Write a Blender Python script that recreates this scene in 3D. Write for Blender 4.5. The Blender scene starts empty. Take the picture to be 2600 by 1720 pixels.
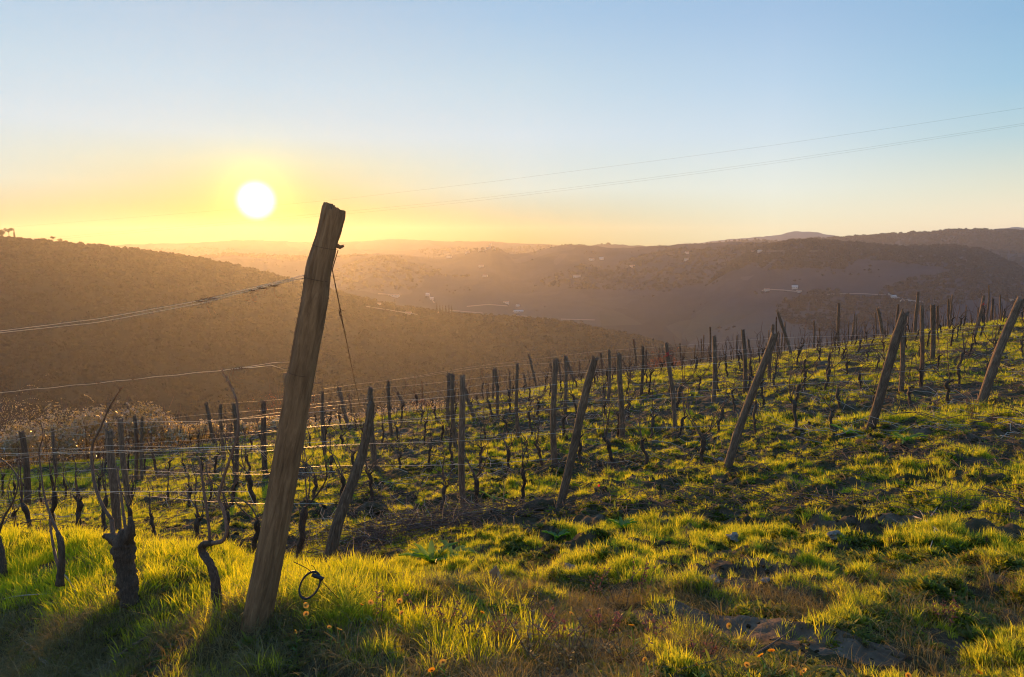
import bpy, bmesh, math, random
import numpy as np
from mathutils import Vector
from mathutils.bvhtree import BVHTree
random.seed(7); rng = np.random.default_rng(7)
scene = bpy.context.scene
C = scene.collection
R = math.radians

# ------------------------------------------------------------------ camera
F = 1878.0; PITCH = R(7.0); CP, SP = math.cos(PITCH), math.sin(PITCH)
cd = bpy.data.cameras.new('camera'); cd.sensor_width = 36; cd.lens = 26.0
cd.clip_start = 0.05; cd.clip_end = 60000
cam = bpy.data.objects.new('camera', cd); C.objects.link(cam)
cam.location = (0, 0, 0); cam.rotation_euler = (R(83), 0, 0); scene.camera = cam

def ray(u, v):                       # direction with y = 1
    x = (u-1300)/F; y = -(v-860)/F
    d = np.array([x, CP + y*SP, -SP + y*CP]); return d/d[1]
def pix(u, v, Y): return ray(u, v)*Y

# ------------------------------------------------------------------ light
SUN = ray(650, 509); SUN = SUN/np.linalg.norm(SUN)
SUN_EL = math.asin(SUN[2]); SUN_AZ = math.atan2(SUN[0], SUN[1])
ld = bpy.data.lights.new('sun_lamp', 'SUN'); ld.energy = 5.0; ld.angle = R(0.5); ld.color = (1.0, 0.475, 0.12)
lo = bpy.data.objects.new('sun_lamp', ld); C.objects.link(lo)
lo.rotation_euler = Vector(SUN).to_track_quat('Z', 'Y').to_euler()
lo.location = (0, 0, 400)
world = bpy.data.worlds.new('World'); scene.world = world; world.use_nodes = True
nt = world.node_tree; nt.nodes.clear()
def N(t, k, **kw):
    n = t.nodes.new(k)
    for a, b in kw.items(): setattr(n, a, b)
    return n
def srgb(r, g, b):
    f = lambda c: ((c/255+.055)/1.055)**2.4 if c > 10 else c/255/12.92
    return (f(r), f(g), f(b), 1)
def math_n(t, op, a, b=None, c=None):
    n = N(t, 'ShaderNodeMath', operation=op)
    for i, x in enumerate((a, b, c)):
        if x is None: continue
        if isinstance(x, (int, float)): n.inputs[i].default_value = x
        else: t.links.new(x, n.inputs[i])
    return n.outputs[0]
def ramp(t, fac, stops, interp='LINEAR'):
    n = N(t, 'ShaderNodeValToRGB'); n.color_ramp.interpolation = interp
    el = n.color_ramp.elements
    while len(el) < len(stops): el.new(0.5)
    for e, (p, c) in zip(el, stops): e.position = p; e.color = c if len(c) == 4 else (*c, 1)
    t.links.new(fac, n.inputs[0]); return n.outputs[0]
def mixc(t, fac, a, b, mode='MIX'):
    n = N(t, 'ShaderNodeMix', data_type='RGBA', blend_type=mode)
    for s, x in ((n.inputs[0], fac), (n.inputs[6], a), (n.inputs[7], b)):
        if isinstance(x, (int, float)): s.default_value = x
        elif isinstance(x, tuple): s.default_value = x if len(x) == 4 else (*x, 1)
        else: t.links.new(x, s)
    return n.outputs[2]
tc = N(nt, 'ShaderNodeTexCoord')
dotn = N(nt, 'ShaderNodeVectorMath', operation='DOT_PRODUCT'); dotn.inputs[1].default_value = tuple(SUN)
nt.links.new(tc.outputs['Generated'], dotn.inputs[0])
ang = math_n(nt, 'ARCCOSINE', math_n(nt, 'MINIMUM', dotn.outputs['Value'], 1.0))      # radians from the sun
sx = N(nt, 'ShaderNodeSeparateXYZ'); nt.links.new(tc.outputs['Generated'], sx.inputs[0])
zz = math_n(nt, 'MULTIPLY', sx.outputs[2], 2.0)
az = math_n(nt, 'MULTIPLY', math_n(nt, 'ABSOLUTE', math_n(nt, 'SUBTRACT', math_n(nt, 'ARCTAN2', sx.outputs[0], sx.outputs[1]), SUN_AZ)), 180/math.pi)
def zr_(L): return ramp(nt, zz, [(min(1, z*2), c) for z, c in L])
sk = [zr_([(0, (0, 0, 0)), (.02, (0, 0, 0)), (.047, (0, .12, .0)), (.075, (.08, .24, .12)), (.106, (.21, .38, .31)), (.138, (.242, .44, .52)), (.162, (.255, .447, .558)), (.2, (.265, .455, .585)), (.267, (.273, .425, .555)), (.5, (.13, .25, .43))]),
      zr_([(0, (0, .12, .03)), (.019, (0, .18, .10)), (.045, (.2, .34, .27)), (.077, (.363, .509, .50)), (.145, (.40, .533, .613)), (.211, (.343, .493, .593)), (.288, (.254, .417, .579)), (.5, (.13, .25, .43))]),
      zr_([(0, (.62, .60, .37)), (.018, (.62, .635, .426)), (.073, (.576, .645, .593)), (.138, (.449, .562, .637)), (.2, (.348, .49, .621)), (.274, (.263, .407, .577)), (.5, (.13, .25, .43))]),
      zr_([(0, (.80, .66, .43)), (.027, (.797, .692, .473)), (.064, (.616, .625, .493)), (.122, (.372, .514, .551)), (.179, (.263, .441, .57)), (.246, (.206, .37, .537)), (.5, (.12, .25, .43))])]
def lerp_(a, b): return math_n(nt, 'MINIMUM', math_n(nt, 'MAXIMUM', math_n(nt, 'DIVIDE', math_n(nt, 'SUBTRACT', az, a), b-a), 0.0), 1.0)
skyc = mixc(nt, lerp_(0.6, 19.3), sk[0], sk[1]); skyc = mixc(nt, lerp_(19.3, 38.0), skyc, sk[2]); skyc = mixc(nt, lerp_(38.0, 52.0), skyc, sk[3])
back = N(nt, 'ShaderNodeMapRange'); nt.links.new(az, back.inputs['Value'])
for q_, x_ in (('From Min', 58), ('From Max', 115), ('To Min', 0.0), ('To Max', 1.0)): back.inputs[q_].default_value = x_
skyc = mixc(nt, back.outputs[0], skyc, mixc(nt, 1.0, skyc, (.82, .83, .9), 'MULTIPLY'))
glow = math_n(nt, 'EXPONENT', math_n(nt, 'DIVIDE', ang, -0.022))
addg = N(nt, 'ShaderNodeVectorMath', operation='SCALE'); addg.inputs[0].default_value = (1.0, .8, .15); nt.links.new(math_n(nt, 'MULTIPLY', glow, 1.5), addg.inputs['Scale'])
skyc = mixc(nt, 1.0, skyc, addg.outputs[0], 'ADD')
disc = N(nt, 'ShaderNodeMapRange', interpolation_type='SMOOTHSTEP'); nt.links.new(ang, disc.inputs['Value'])
disc.inputs['From Min'].default_value = R(1.62); disc.inputs['From Max'].default_value = R(0.35)
skyc = mixc(nt, disc.outputs[0], skyc, (2.6, 2.5, 2.2))
bgB = N(nt, 'ShaderNodeBackground'); nt.links.new(skyc, bgB.inputs[0]); bgB.inputs[1].default_value = 1.0
skyt = N(nt, 'ShaderNodeTexSky', sky_type='NISHITA'); skyt.sun_disc = False
skyt.sun_elevation = SUN_EL; skyt.sun_rotation = SUN_AZ
bgA = N(nt, 'ShaderNodeBackground'); nt.links.new(mixc(nt, 1.0, skyt.outputs[0], (.05, .06, .12), 'MULTIPLY'), bgA.inputs[0]); bgA.inputs[1].default_value = 0.05
ad = N(nt, 'ShaderNodeAddShader'); nt.links.new(bgA.outputs[0], ad.inputs[0]); nt.links.new(bgB.outputs[0], ad.inputs[1])
ow = N(nt, 'ShaderNodeOutputWorld'); nt.links.new(ad.outputs[0], ow.inputs['Surface'])
world.cycles.sampling_method = 'MANUAL'; world.cycles.sample_map_resolution = 512
vs = scene.view_settings; vs.view_transform = 'Standard'; vs.look = 'None'; vs.exposure = 0.42; vs.gamma = 1.0
cy = scene.cycles; cy.use_denoising = True; cy.max_bounces = 5; cy.diffuse_bounces = 2; cy.glossy_bounces = 2
cy.transmission_bounces = 2; cy.volume_bounces = 0; cy.transparent_max_bounces = 4
cy.pixel_filter_type = 'BLACKMAN_HARRIS'; cy.filter_width = 1.1
cy.use_adaptive_sampling = False
try: cy.denoiser = 'OPENIMAGEDENOISE'; cy.denoising_input_passes = 'RGB_ALBEDO_NORMAL'
except Exception: pass

# ------------------------------------------------------------------ helpers
def tag(o, label=None, cat=None, group=None, kind=None):
    if label: o['label'] = label
    if cat: o['category'] = cat
    if group: o['group'] = group
    if kind: o['kind'] = kind
    return o
class MB:
    def __init__(s): s.v = []; s.f = []
    def add(s, vs, fs):
        k = len(s.v); s.v.extend([tuple(map(float, p)) for p in vs]); s.f.extend([tuple(i+k for i in f) for f in fs])
    def mesh(s, name, mat, smooth=True):
        m = bpy.data.meshes.new(name); m.from_pydata(s.v, [], s.f); m.materials.append(mat)
        if smooth: m.polygons.foreach_set('use_smooth', [True]*len(m.polygons))
        m.update(); return m
    def build(s, name, mat, parent=None, smooth=True):
        o = bpy.data.objects.new(name, s.mesh(name, mat, smooth)); C.objects.link(o)
        if parent: o.parent = parent
        return o
def empty(name, loc=(0, 0, 0), rz=0):
    o = bpy.data.objects.new(name, None); C.objects.link(o); o.location = loc; o.rotation_euler = (0, 0, rz)
    o.empty_display_size = .1; return o
def tube(mb, pts, rad, n=6, rough=0.0, cap=True, seed=0, groove=0.0, flare=None):
    """tube through pts; rad list; radial noise 'rough' (fraction) and lengthwise grooves."""
    P = [np.array(p, float) for p in pts]; r_ = np.random.default_rng(seed)
    m = len(P); ang0 = np.arange(n)*2*math.pi/n
    gr = 1+groove*np.interp(np.arange(n), np.arange(n), r_.uniform(-1, 1, n))
    up = None; vs = []
    for i in range(m):
        t = P[min(i+1, m-1)]-P[max(i-1, 0)]; L = np.linalg.norm(t); t = t/(L if L > 1e-9 else 1)
        if up is None:
            a = np.array([1, 0, 0]) if abs(t[0]) < .8 else np.array([0, 1, 0]); up = np.cross(t, a)
        up = up-t*np.dot(up, t); up /= max(np.linalg.norm(up), 1e-9); w = np.cross(t, up)
        rr = rad[i]*gr*(1+rough*r_.uniform(-1, 1, n))
        for k in range(n): vs.append(P[i]+rr[k]*(math.cos(ang0[k])*up+math.sin(ang0[k])*w))
    fs = [(i*n+k, i*n+(k+1) % n, (i+1)*n+(k+1) % n, (i+1)*n+k) for i in range(m-1) for k in range(n)]
    if cap: fs += [tuple(range(n-1, -1, -1)), tuple((m-1)*n+k for k in range(n))]
    mb.add(vs, fs)
def smooth_path(pts, step=.02):
    P = np.array(pts, float)
    if len(P) < 3: return np.array([P[0]+(P[-1]-P[0])*t for t in np.linspace(0, 1, 4)])
    out = []
    Q = np.vstack([2*P[0]-P[1], P, 2*P[-1]-P[-2]])
    for i in range(1, len(Q)-2):
        p0, p1, p2, p3 = Q[i-1:i+3]; k = max(2, int(np.linalg.norm(p2-p1)/step))
        for t in np.linspace(0, 1, k, endpoint=False):
            out.append(.5*((2*p1)+(-p0+p2)*t+(2*p0-5*p1+4*p2-p3)*t*t+(-p0+3*p1-3*p2+p3)*t**3))
    out.append(P[-1]); return np.array(out)
# value noise
def _h(i, j, s):
    x = (i.astype(np.int64)*374761393+j.astype(np.int64)*668265263+s*974634777) & 0x7fffffff
    x = (x ^ (x >> 13))*1274126177 & 0x7fffffff
    return ((x ^ (x >> 16)) & 0xffff)/65535.0
def vnoise(x, y, s=0):
    xi = np.floor(x); yi = np.floor(y); fx = x-xi; fy = y-yi; fx = fx*fx*(3-2*fx); fy = fy*fy*(3-2*fy)
    xi = xi.astype(np.int64); yi = yi.astype(np.int64)
    a = _h(xi, yi, s); b = _h(xi+1, yi, s); c = _h(xi, yi+1, s); d = _h(xi+1, yi+1, s)
    return (a*(1-fx)+b*fx)*(1-fy)+(c*(1-fx)+d*fx)*fy
def fbm(x, y, o=4, s=0):
    x = np.asarray(x, float); y = np.asarray(y, float); t = 0; a = .5
    for k in range(o): t = t+a*vnoise(x+17.3*k, y-9.1*k, s+k); x = x*2.03; y = y*2.03; a *= .5
    return t                                  # about 0..1, mean .47
def sm(x, a, b):
    t = np.clip((x-a)/(b-a), 0, 1); return t*t*(3-2*t)

# ------------------------------------------------------------------ materials
def mat(name):
    m = bpy.data.materials.new(name); m.use_nodes = True; t = m.node_tree; t.nodes.clear()
    return m, t, N(t, 'ShaderNodeOutputMaterial')
def noise_n(t, scale, detail=4, rough=.6, vec=None, dist=0):
    n = N(t, 'ShaderNodeTexNoise'); n.inputs['Scale'].default_value = scale; n.inputs['Detail'].default_value = detail
    n.inputs['Roughness'].default_value = rough; n.inputs['Distortion'].default_value = dist
    if vec is not None: t.links.new(vec, n.inputs['Vector'])
    return n.outputs['Fac']
def coords(t, kind='Object', scale=(1, 1, 1)):
    c = N(t, 'ShaderNodeTexCoord'); m = N(t, 'ShaderNodeMapping'); m.inputs['Scale'].default_value = scale
    t.links.new(c.outputs[kind], m.inputs[0]); return m.outputs[0]
def princ(t, out, col, rough=.9, bump=None, bstr=.5, bdist=.01, spec=.3, metal=0):
    p = N(t, 'ShaderNodeBsdfPrincipled'); p.inputs['Roughness'].default_value = rough
    p.inputs['Specular IOR Level'].default_value = spec; p.inputs['Metallic'].default_value = metal
    if isinstance(col, tuple): p.inputs['Base Color'].default_value = (*col[:3], 1)
    else: t.links.new(col, p.inputs['Base Color'])
    if bump is not None:
        b = N(t, 'ShaderNodeBump'); b.inputs['Strength'].default_value = bstr; b.inputs['Distance'].default_value = bdist
        t.links.new(bump, b.inputs['Height']); t.links.new(b.outputs[0], p.inputs['Normal'])
    t.links.new(p.outputs[0], out.inputs[0]); return p
def wood_mat(name, a, b, c, sc=1.0):
    m, t, o = mat(name); v = coords(t, 'Object', (sc*9, sc*9, sc*1.1))
    n1 = noise_n(t, 5, 6, .7, v, .6); n2 = noise_n(t, 1.2, 4, .6, coords(t, 'Object', (sc*3, sc*3, sc*2)))
    n3 = noise_n(t, 16, 3, .6, v)
    col = ramp(t, n1, [(.3, a), (.5, b), (.7, c)])
    col = mixc(t, math_n(t, 'MULTIPLY', math_n(t, 'SUBTRACT', n2, .45), 1.6), col, (a[0]*.55, a[1]*.6, a[2]*.6))
    inf = N(t, 'ShaderNodeObjectInfo')
    hs = N(t, 'ShaderNodeHueSaturation'); t.links.new(col, hs.inputs['Color'])
    t.links.new(math_n(t, 'ADD', math_n(t, 'MULTIPLY', inf.outputs['Random'], .5), .78), hs.inputs['Value'])
    princ(t, o, hs.outputs[0], .85, mixc(t, .5, n1, n3), .9, .012/sc); return m
W_BIG = wood_mat('big_post_wood', (.14, .078, .038), (.29, .165, .082), (.42, .26, .135), 1.0)
W_POST = wood_mat('post_wood', (.085, .050, .032), (.20, .125, .078), (.40, .27, .175), 1.3)
W_VINE = wood_mat('vine_bark', (.045, .031, .022), (.10, .068, .048), (.19, .13, .09), 3.0)
W_CANE = wood_mat('cane_bark', (.09, .055, .042), (.17, .11, .082), (.28, .19, .14), 3.0)
W_PALE = wood_mat('bleached_wood', (.28, .22, .16), (.46, .38, .30), (.62, .54, .44), 2.5)
m_, t_, o_ = mat('galvanised_wire'); princ(t_, o_, (.62, .58, .52), .45, metal=.8, spec=.5); WIRE = m_
m_, t_, o_ = mat('rusty_wire'); princ(t_, o_, (.06, .032, .02), .7, metal=.2, spec=.3); RUST = m_
m_, t_, o_ = mat('black_tube'); princ(t_, o_, (.014, .015, .02), .45, spec=.5); BLACKTUBE = m_
m_, t_, o_ = mat('power_cable_black'); princ(t_, o_, (.05, .045, .04), .7); CABLE = m_

def leaf_mat(name, cols, trans=.5, rough=.45, gloss=.08, tcol=1.4):
    m, t, o = mat(name); inf = N(t, 'ShaderNodeObjectInfo')
    g = N(t, 'ShaderNodeNewGeometry')
    x = math_n(t, 'ADD', math_n(t, 'MULTIPLY', inf.outputs['Random'], .7), math_n(t, 'MULTIPLY', g.outputs['Random Per Island'], .3))
    k = len(cols); col = ramp(t, x, [(i/(k-1), c) for i, c in enumerate(cols)])
    d = N(t, 'ShaderNodeBsdfDiffuse'); tr = N(t, 'ShaderNodeBsdfTranslucent'); gl = N(t, 'ShaderNodeBsdfGlossy')
    t.links.new(col, d.inputs[0])
    br = mixc(t, 1.0, col, (tcol*1.15, tcol, tcol*.45), 'MULTIPLY'); t.links.new(br, tr.inputs[0])
    gl.inputs[0].default_value = (.9, .9, .85, 1); gl.inputs['Roughness'].default_value = rough
    a = N(t, 'ShaderNodeMixShader'); a.inputs[0].default_value = trans; t.links.new(d.outputs[0], a.inputs[1]); t.links.new(tr.outputs[0], a.inputs[2])
    b = N(t, 'ShaderNodeMixShader'); b.inputs[0].default_value = gloss; t.links.new(a.outputs[0], b.inputs[1]); t.links.new(gl.outputs[0], b.inputs[2])
    t.links.new(b.outputs[0], o.inputs[0]); return m
GRASS = leaf_mat('grass_blade', [(.06, .10, .014), (.15, .20, .022), (.30, .31, .04), (.08, .14, .016), (.24, .27, .03)], .72, .5, .03, 3.3)
GRASSB = leaf_mat('bank_grass_blade', [(.18, .25, .014), (.28, .34, .018), (.40, .42, .03), (.20, .28, .016)], .7, .5, .03, 2.3)
STRAW = leaf_mat('dry_straw', [(.18, .15, .06), (.30, .26, .11), (.13, .11, .05), (.40, .35, .17)], .4, .5, .04, 1.3)
WEED = leaf_mat('weed_leaf', [(.04, .075, .012), (.09, .14, .014), (.17, .20, .022), (.12, .10, .03)], .62, .5, .03, 2.8)
DOCK = leaf_mat('broad_leaf', [(.10, .22, .02), (.14, .28, .02)], .55, .4, .06, 1.9)
BRAM = leaf_mat('bramble_leaf', [(.13, .12, .05), (.25, .20, .10), (.16, .14, .06), (.6, .50, .28), (.20, .17, .08)], .5, .28, .25, 1.8)
PALELEAF = leaf_mat('pale_leaf', [(.5, .42, .30), (.65, .56, .42), (.4, .3, .2)], .5, .35, .2, 1.2)
RUSSET = leaf_mat('russet_twig_leaf', [(.30, .10, .05), (.40, .16, .08), (.22, .08, .05)], .45, .5, .05, 1.2)
FLOWER = leaf_mat('orange_petal', [(.85, .42, .03), (.9, .55, .05)], .4, .5, .04, 1.1)
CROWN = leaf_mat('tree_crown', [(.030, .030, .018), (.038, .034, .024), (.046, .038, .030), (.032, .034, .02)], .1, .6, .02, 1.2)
m_, t_, o_ = mat('stone'); princ(t_, o_, ramp(t_, noise_n(t_, 8), [(.3, (.16, .13, .11)), (.7, (.38, .34, .30))]), .9, noise_n(t_, 20), .6, .01); STONE = m_
m_, t_, o_ = mat('soil')
v_ = coords(t_, 'Object'); n1 = noise_n(t_, 1.1, 8, .7, v_); n2 = noise_n(t_, 30, 5, .7, v_); n3 = noise_n(t_, 6, 5, .65, v_)
c_ = ramp(t_, n3, [(.3, (.06, .042, .028)), (.5, (.12, .084, .056)), (.72, (.20, .145, .10))])
c_ = mixc(t_, ramp(t_, n1, [(.42, (0, 0, 0)), (.6, (1, 1, 1))]), c_, (.055, .05, .016))
princ(t_, o_, c_, .95, mixc(t_, .5, n2, n3), 1.0, .03, .15); SOIL = m_

# ------------------------------------------------------------------ terrain
PL = lambda X, Y: -1.95+.117*X-.168*Y
low = []
def LP(u, v, Y): low.append(tuple(pix(u, v, Y)))
for a in [(850,1430,8.0),(1410,1285,10),(1840,1180,12),(2190,1095,13.8),(2465,1030,15.6),(1170,1289,10.9),(523,1290,14.3),(1406,1183,13.8),(941,1207,16.3),
          (300,1222,21.5),(1575,1119,16.6),(250,1365,10.8),(700,1500,6.8),(1300,1450,6.3),(1800,1400,6.3),(2500,1300,7.3),(2600,1720,3.3),(1900,1720,3.15),
          (1890,1000,21),(2335,980,19.5),(1262,1056,23)]: LP(*a)
crest = [(2700,795,39),(2600,806,38),(2236,861,38),(1865,920,38),(1590,954,37),(1425,976,36),(1206,1031,35),(1000,1052,34),(600,1115,32),(300,1165,29),(0,1195,26)]
for u, v, Y in crest:
    LP(u, v, Y); s = ray(u, v)
    for Y2, dz in ((Y+10, .35 if u > 1300 else 1.0), (Y+24, 1.0 if u > 1300 else 2.4), (Y+45, 3.2 if u > 1300 else 8), (200, 50), (330, 100)): low.append((s[0]*Y2, Y2, s[2]*Y2-dz*(1 if u > 0 else 1)))
for X, Y in ((-20, 8), (-34, 22), (-12, 0), (25, 12), (40, 28), (0, -3), (6, 0), (-5, -1), (14, 4)): low.append((X, Y, PL(X, Y)))
for X in (90, 160): low.append((X, 38, -1)); low.append((X, 100, -20))
top = [tuple(pix(*a)) for a in [(640,1570,3.7),(300,1512,4.53),(0,1456,5.55),(0,1365,6.5),(350,1400,5.7),(700,1452,5.0),(1250,1512,4.5),(0,1720,4.35),(300,1720,3.92),(640,1720,3.43),
       (1000,1720,3.2),(1400,1720,3.12),(1000,1580,3.9),(1500,1600,3.95),(1900,1720,3.1),(2500,1720,3.2),(2200,1600,3.9)]]
top += [(-8, 8, -3.2), (-12, 6, -3.4), (0, 1, -1.75), (-4, 1, -2.2), (4, 1, -1.75), (0, -3, -1.6)]
def tps_fit(pts):
    P = np.array(pts); n = len(P); X = P[:, :2]
    d = np.linalg.norm(X[:, None]-X[None], axis=2); K = np.where(d > 0, d*d*np.log(d+1e-9), 0)+np.eye(n)*.02
    A = np.zeros((n+3, n+3)); A[:n, :n] = K; A[:n, n] = 1; A[:n, n+1:] = X; A[n, :n] = 1; A[n+1:, :n] = X.T
    w = np.linalg.solve(A, np.concatenate([P[:, 2], [0]*3])); return X, w
def tps(fit, x, y):
    X, w = fit; sh = np.shape(x); x = np.ravel(x); y = np.ravel(y); out = np.zeros(len(x)); n = len(X)
    for i in range(n):
        d2 = (x-X[i, 0])**2+(y-X[i, 1])**2; out += w[i]*.5*d2*np.log(d2+1e-12)
    out += w[n]+w[n+1]*x+w[n+2]*y; return out.reshape(sh)
FL = tps_fit(low); FT = tps_fit(top)
EDGE = np.array([(-14, 10.5)]+[tuple(pix(*a)[:2]) for a in [(-250,1340,7.6),(0,1365,6.6),(350,1400,5.8),(700,1452,5.1),(1000,1482,4.75),(1250,1512,4.5),(1500,1560,4.15),(1800,1640,3.6)]]+[(2.6, 2.4), (5, 0.5), (9,-3)])
def edge_d(x, y):            # + beyond the bank edge, - on the bank
    sh = np.shape(x); x = np.ravel(x).astype(float); y = np.ravel(y).astype(float); best = np.full(len(x), 1e9); sg = np.zeros(len(x))
    for a, b in zip(EDGE[:-1], EDGE[1:]):
        e = b-a; L = e@e; t = np.clip(((x-a[0])*e[0]+(y-a[1])*e[1])/L, 0, 1)
        dx = x-(a[0]+t*e[0]); dy = y-(a[1]+t*e[1]); d = np.hypot(dx, dy); s = e[0]*dy-e[1]*dx
        m = d < best; best = np.where(m, d, best); sg = np.where(m, np.sign(s), sg)
    return (best*sg).reshape(sh)
# bare eroded scarp bottom right: line in plan, ground steps down on the near side
SC = np.array([tuple(pix(*a)[:2]) for a in [(1640,1560,4.45),(1850,1590,4.2),(2050,1640,3.9),(2320,1690,3.55)]])
def seg_d(x, y, S):
    sh = np.shape(x); x = np.ravel(x); y = np.ravel(y); best = np.full(len(x), 1e9); sg = np.zeros(len(x))
    for a, b in zip(S[:-1], S[1:]):
        e = b-a; t = np.clip(((x-a[0])*e[0]+(y-a[1])*e[1])/(e@e), 0, 1); dx = x-(a[0]+t*e[0]); dy = y-(a[1]+t*e[1])
        d = np.hypot(dx, dy); s = e[0]*dy-e[1]*dx; m = d < best; best = np.where(m, d, best); sg = np.where(m, np.sign(s), sg)
    return best.reshape(sh), sg.reshape(sh)
BARE = [(pix(*a)[:2], r) for a, r in [((1900,1480,5.3), .5),((1750,1465,5.5), .45),((1330,1265,10.3), .4),((1640,1400,6.9), .45),((1250,1330,9.2), .5),((2150,1340,6.8), .5),((2400,1210,9), .6),((1500,1440,6.4), .4),((860,1290,12.5),.5),((1680,1230,10.5),.5)]]
def ground_raw(x, y, micro=True):
    x = np.asarray(x, float); y = np.asarray(y, float)
    zl = tps(FL, x, y); zt = np.zeros_like(zl); r = np.hypot(x, y)
    m = r < 22
    if np.ndim(x) == 0: m = np.array(bool(m)); 
    zt = np.where(m, tps(FT, x, y), zl); e = edge_d(x, y)
    k = sm(e, -.15, .75); z = zt*(1-k)+zl*k
    if micro:
        a = 1/(1+(r/60)**2)
        lo_ = (fbm(x*.55, y*.55, 3, 5)-.47)*.34
        hi = (fbm(x*2.3, y*2.3, 4, 11)-.47)*.22+(np.abs(fbm(x*5.5, y*5.5, 3, 23)-.47))*-.09
        quiet = 1-.75*np.exp(-((e+1)/1.2)**2)
        cl = np.clip(fbm(x*4.2, y*4.2, 4, 40)-.42, -.1, .25)*.34*(1-sm(r, 12, 26)*.8)
        z = z+a*(lo_*quiet*sm(r, 3, 9)+hi*quiet+cl*(1-.6*np.exp(-((e+.6)/.7)**2))*np.clip(seg_d(x, y, SC)[0]/.7-.2, 0, 1))
        d, s = seg_d(x, y, SC); step = np.where(s < 0, sm(d, .55, 0.0), sm(d, .0, .0+.02)*0)
        w = (s < 0)*np.clip(1-d/.6, 0, 1)
        z = z-.05*w*(d < .6)*sm(d, 0, .12)+.012*np.exp(-(d/.12)**2)*(s > 0)+(d < .5)*(fbm(x*14, y*14, 3, 77)-.47)*.035*np.clip(1-d/.5, 0, 1)
    return z
def gz(x, y): return float(ground_raw(np.array([x]), np.array([y]))[0])
# polar sheet
th = np.concatenate([np.linspace(-80, -42, 30), np.linspace(-41.7, 41.7, 760), np.linspace(42, 80, 30)])*math.pi/180
rr = [0.8]
while rr[-1] < 420: rr.append(rr[-1]*(1.0046 if 2.8 < rr[-1] < 48 else 1.035))
rr = np.array(rr); TH, RR = np.meshgrid(th, rr); GX = RR*np.sin(TH); GY = RR*np.cos(TH); GZ = ground_raw(GX, GY)
GZ = np.maximum(GZ, -210)
def grid_mesh(name, X, Y, Z, material):
    nr, nc = X.shape; v = np.stack([X, Y, Z], -1).reshape(-1, 3).astype(np.float32)
    i = np.arange((nr-1)*(nc-1)); r_ = i//(nc-1); c_ = i % (nc-1); a = r_*nc+c_
    f = np.stack([a, a+1, a+nc+1, a+nc], -1).astype(np.int32)
    me = bpy.data.meshes.new(name); me.vertices.add(len(v)); me.vertices.foreach_set('co', v.ravel())
    me.loops.add(f.size); me.loops.foreach_set('vertex_index', f.ravel())
    me.polygons.add(len(f)); me.polygons.foreach_set('loop_start', np.arange(0, f.size, 4, dtype=np.int32))
    me.polygons.foreach_set('use_smooth', np.ones(len(f), bool)); me.update(calc_edges=True); me.validate()
    me.materials.append(material); o = bpy.data.objects.new(name, me); C.objects.link(o); return o
ground = grid_mesh('ground', GX, GY, GZ, SOIL); tag(ground, kind='structure')
def hit(u, v, ymax=75, ymin=2.2):
    """where the sight line of a pixel of the photograph meets the vineyard ground"""
    d = ray(u, v); ys = np.exp(np.linspace(math.log(ymin), math.log(ymax), 500)); h = ground_raw(d[0]*ys, ys)-d[2]*ys
    k = np.where(h > 0)[0]
    if len(k) == 0: return None
    y = ys[k[0]]; return np.array([d[0]*y, y, float(ground_raw(np.array([d[0]*y]), np.array([y]))[0])])

# ------------------------------------------------------------------ far landscape
def land_mat(name, base, alt, field, fscale, sc, low=None):
    m, t, o = mat(name); v = coords(t, 'Object')
    n1 = noise_n(t, sc, 6, .65, v); n2 = noise_n(t, sc*.23, 3, .5, v)
    col = ramp(t, n1, [(.35, base), (.65, alt)])
    vo = N(t, 'ShaderNodeTexVoronoi'); vo.inputs['Scale'].default_value = fscale; t.links.new(v, vo.inputs['Vector'])
    sp = N(t, 'ShaderNodeSeparateColor'); t.links.new(vo.outputs['Color'], sp.inputs[0])
    k = math_n(t, 'MULTIPLY', math_n(t, 'GREATER_THAN', n2, .52), math_n(t, 'GREATER_THAN', sp.outputs[0], .45))
    col = mixc(t, math_n(t, 'MULTIPLY', k, .8), col, field)
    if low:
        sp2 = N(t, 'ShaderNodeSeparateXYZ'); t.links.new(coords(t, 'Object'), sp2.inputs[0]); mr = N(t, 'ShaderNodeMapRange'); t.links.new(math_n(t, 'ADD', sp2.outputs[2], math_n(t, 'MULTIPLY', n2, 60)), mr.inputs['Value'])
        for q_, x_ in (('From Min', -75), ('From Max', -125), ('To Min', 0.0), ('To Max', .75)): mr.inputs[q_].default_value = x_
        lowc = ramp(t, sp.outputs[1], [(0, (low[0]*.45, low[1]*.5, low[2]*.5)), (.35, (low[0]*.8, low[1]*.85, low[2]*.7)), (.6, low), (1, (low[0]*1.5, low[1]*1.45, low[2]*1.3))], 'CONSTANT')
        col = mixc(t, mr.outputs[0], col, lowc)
    princ(t, o, col, 1.0, n1, .8, 6.0, 0.0); return m
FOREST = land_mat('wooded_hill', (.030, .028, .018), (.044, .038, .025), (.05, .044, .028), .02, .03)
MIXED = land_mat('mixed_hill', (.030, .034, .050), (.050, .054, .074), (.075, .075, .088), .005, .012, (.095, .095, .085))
VALLEY = land_mat('valley_field', (.07, .075, .03), (.12, .11, .05), (.2, .17, .10), .01, .02)
def dsp(L): return [(u*2600/2370, v*2600/2370) for u, v in L]
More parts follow.
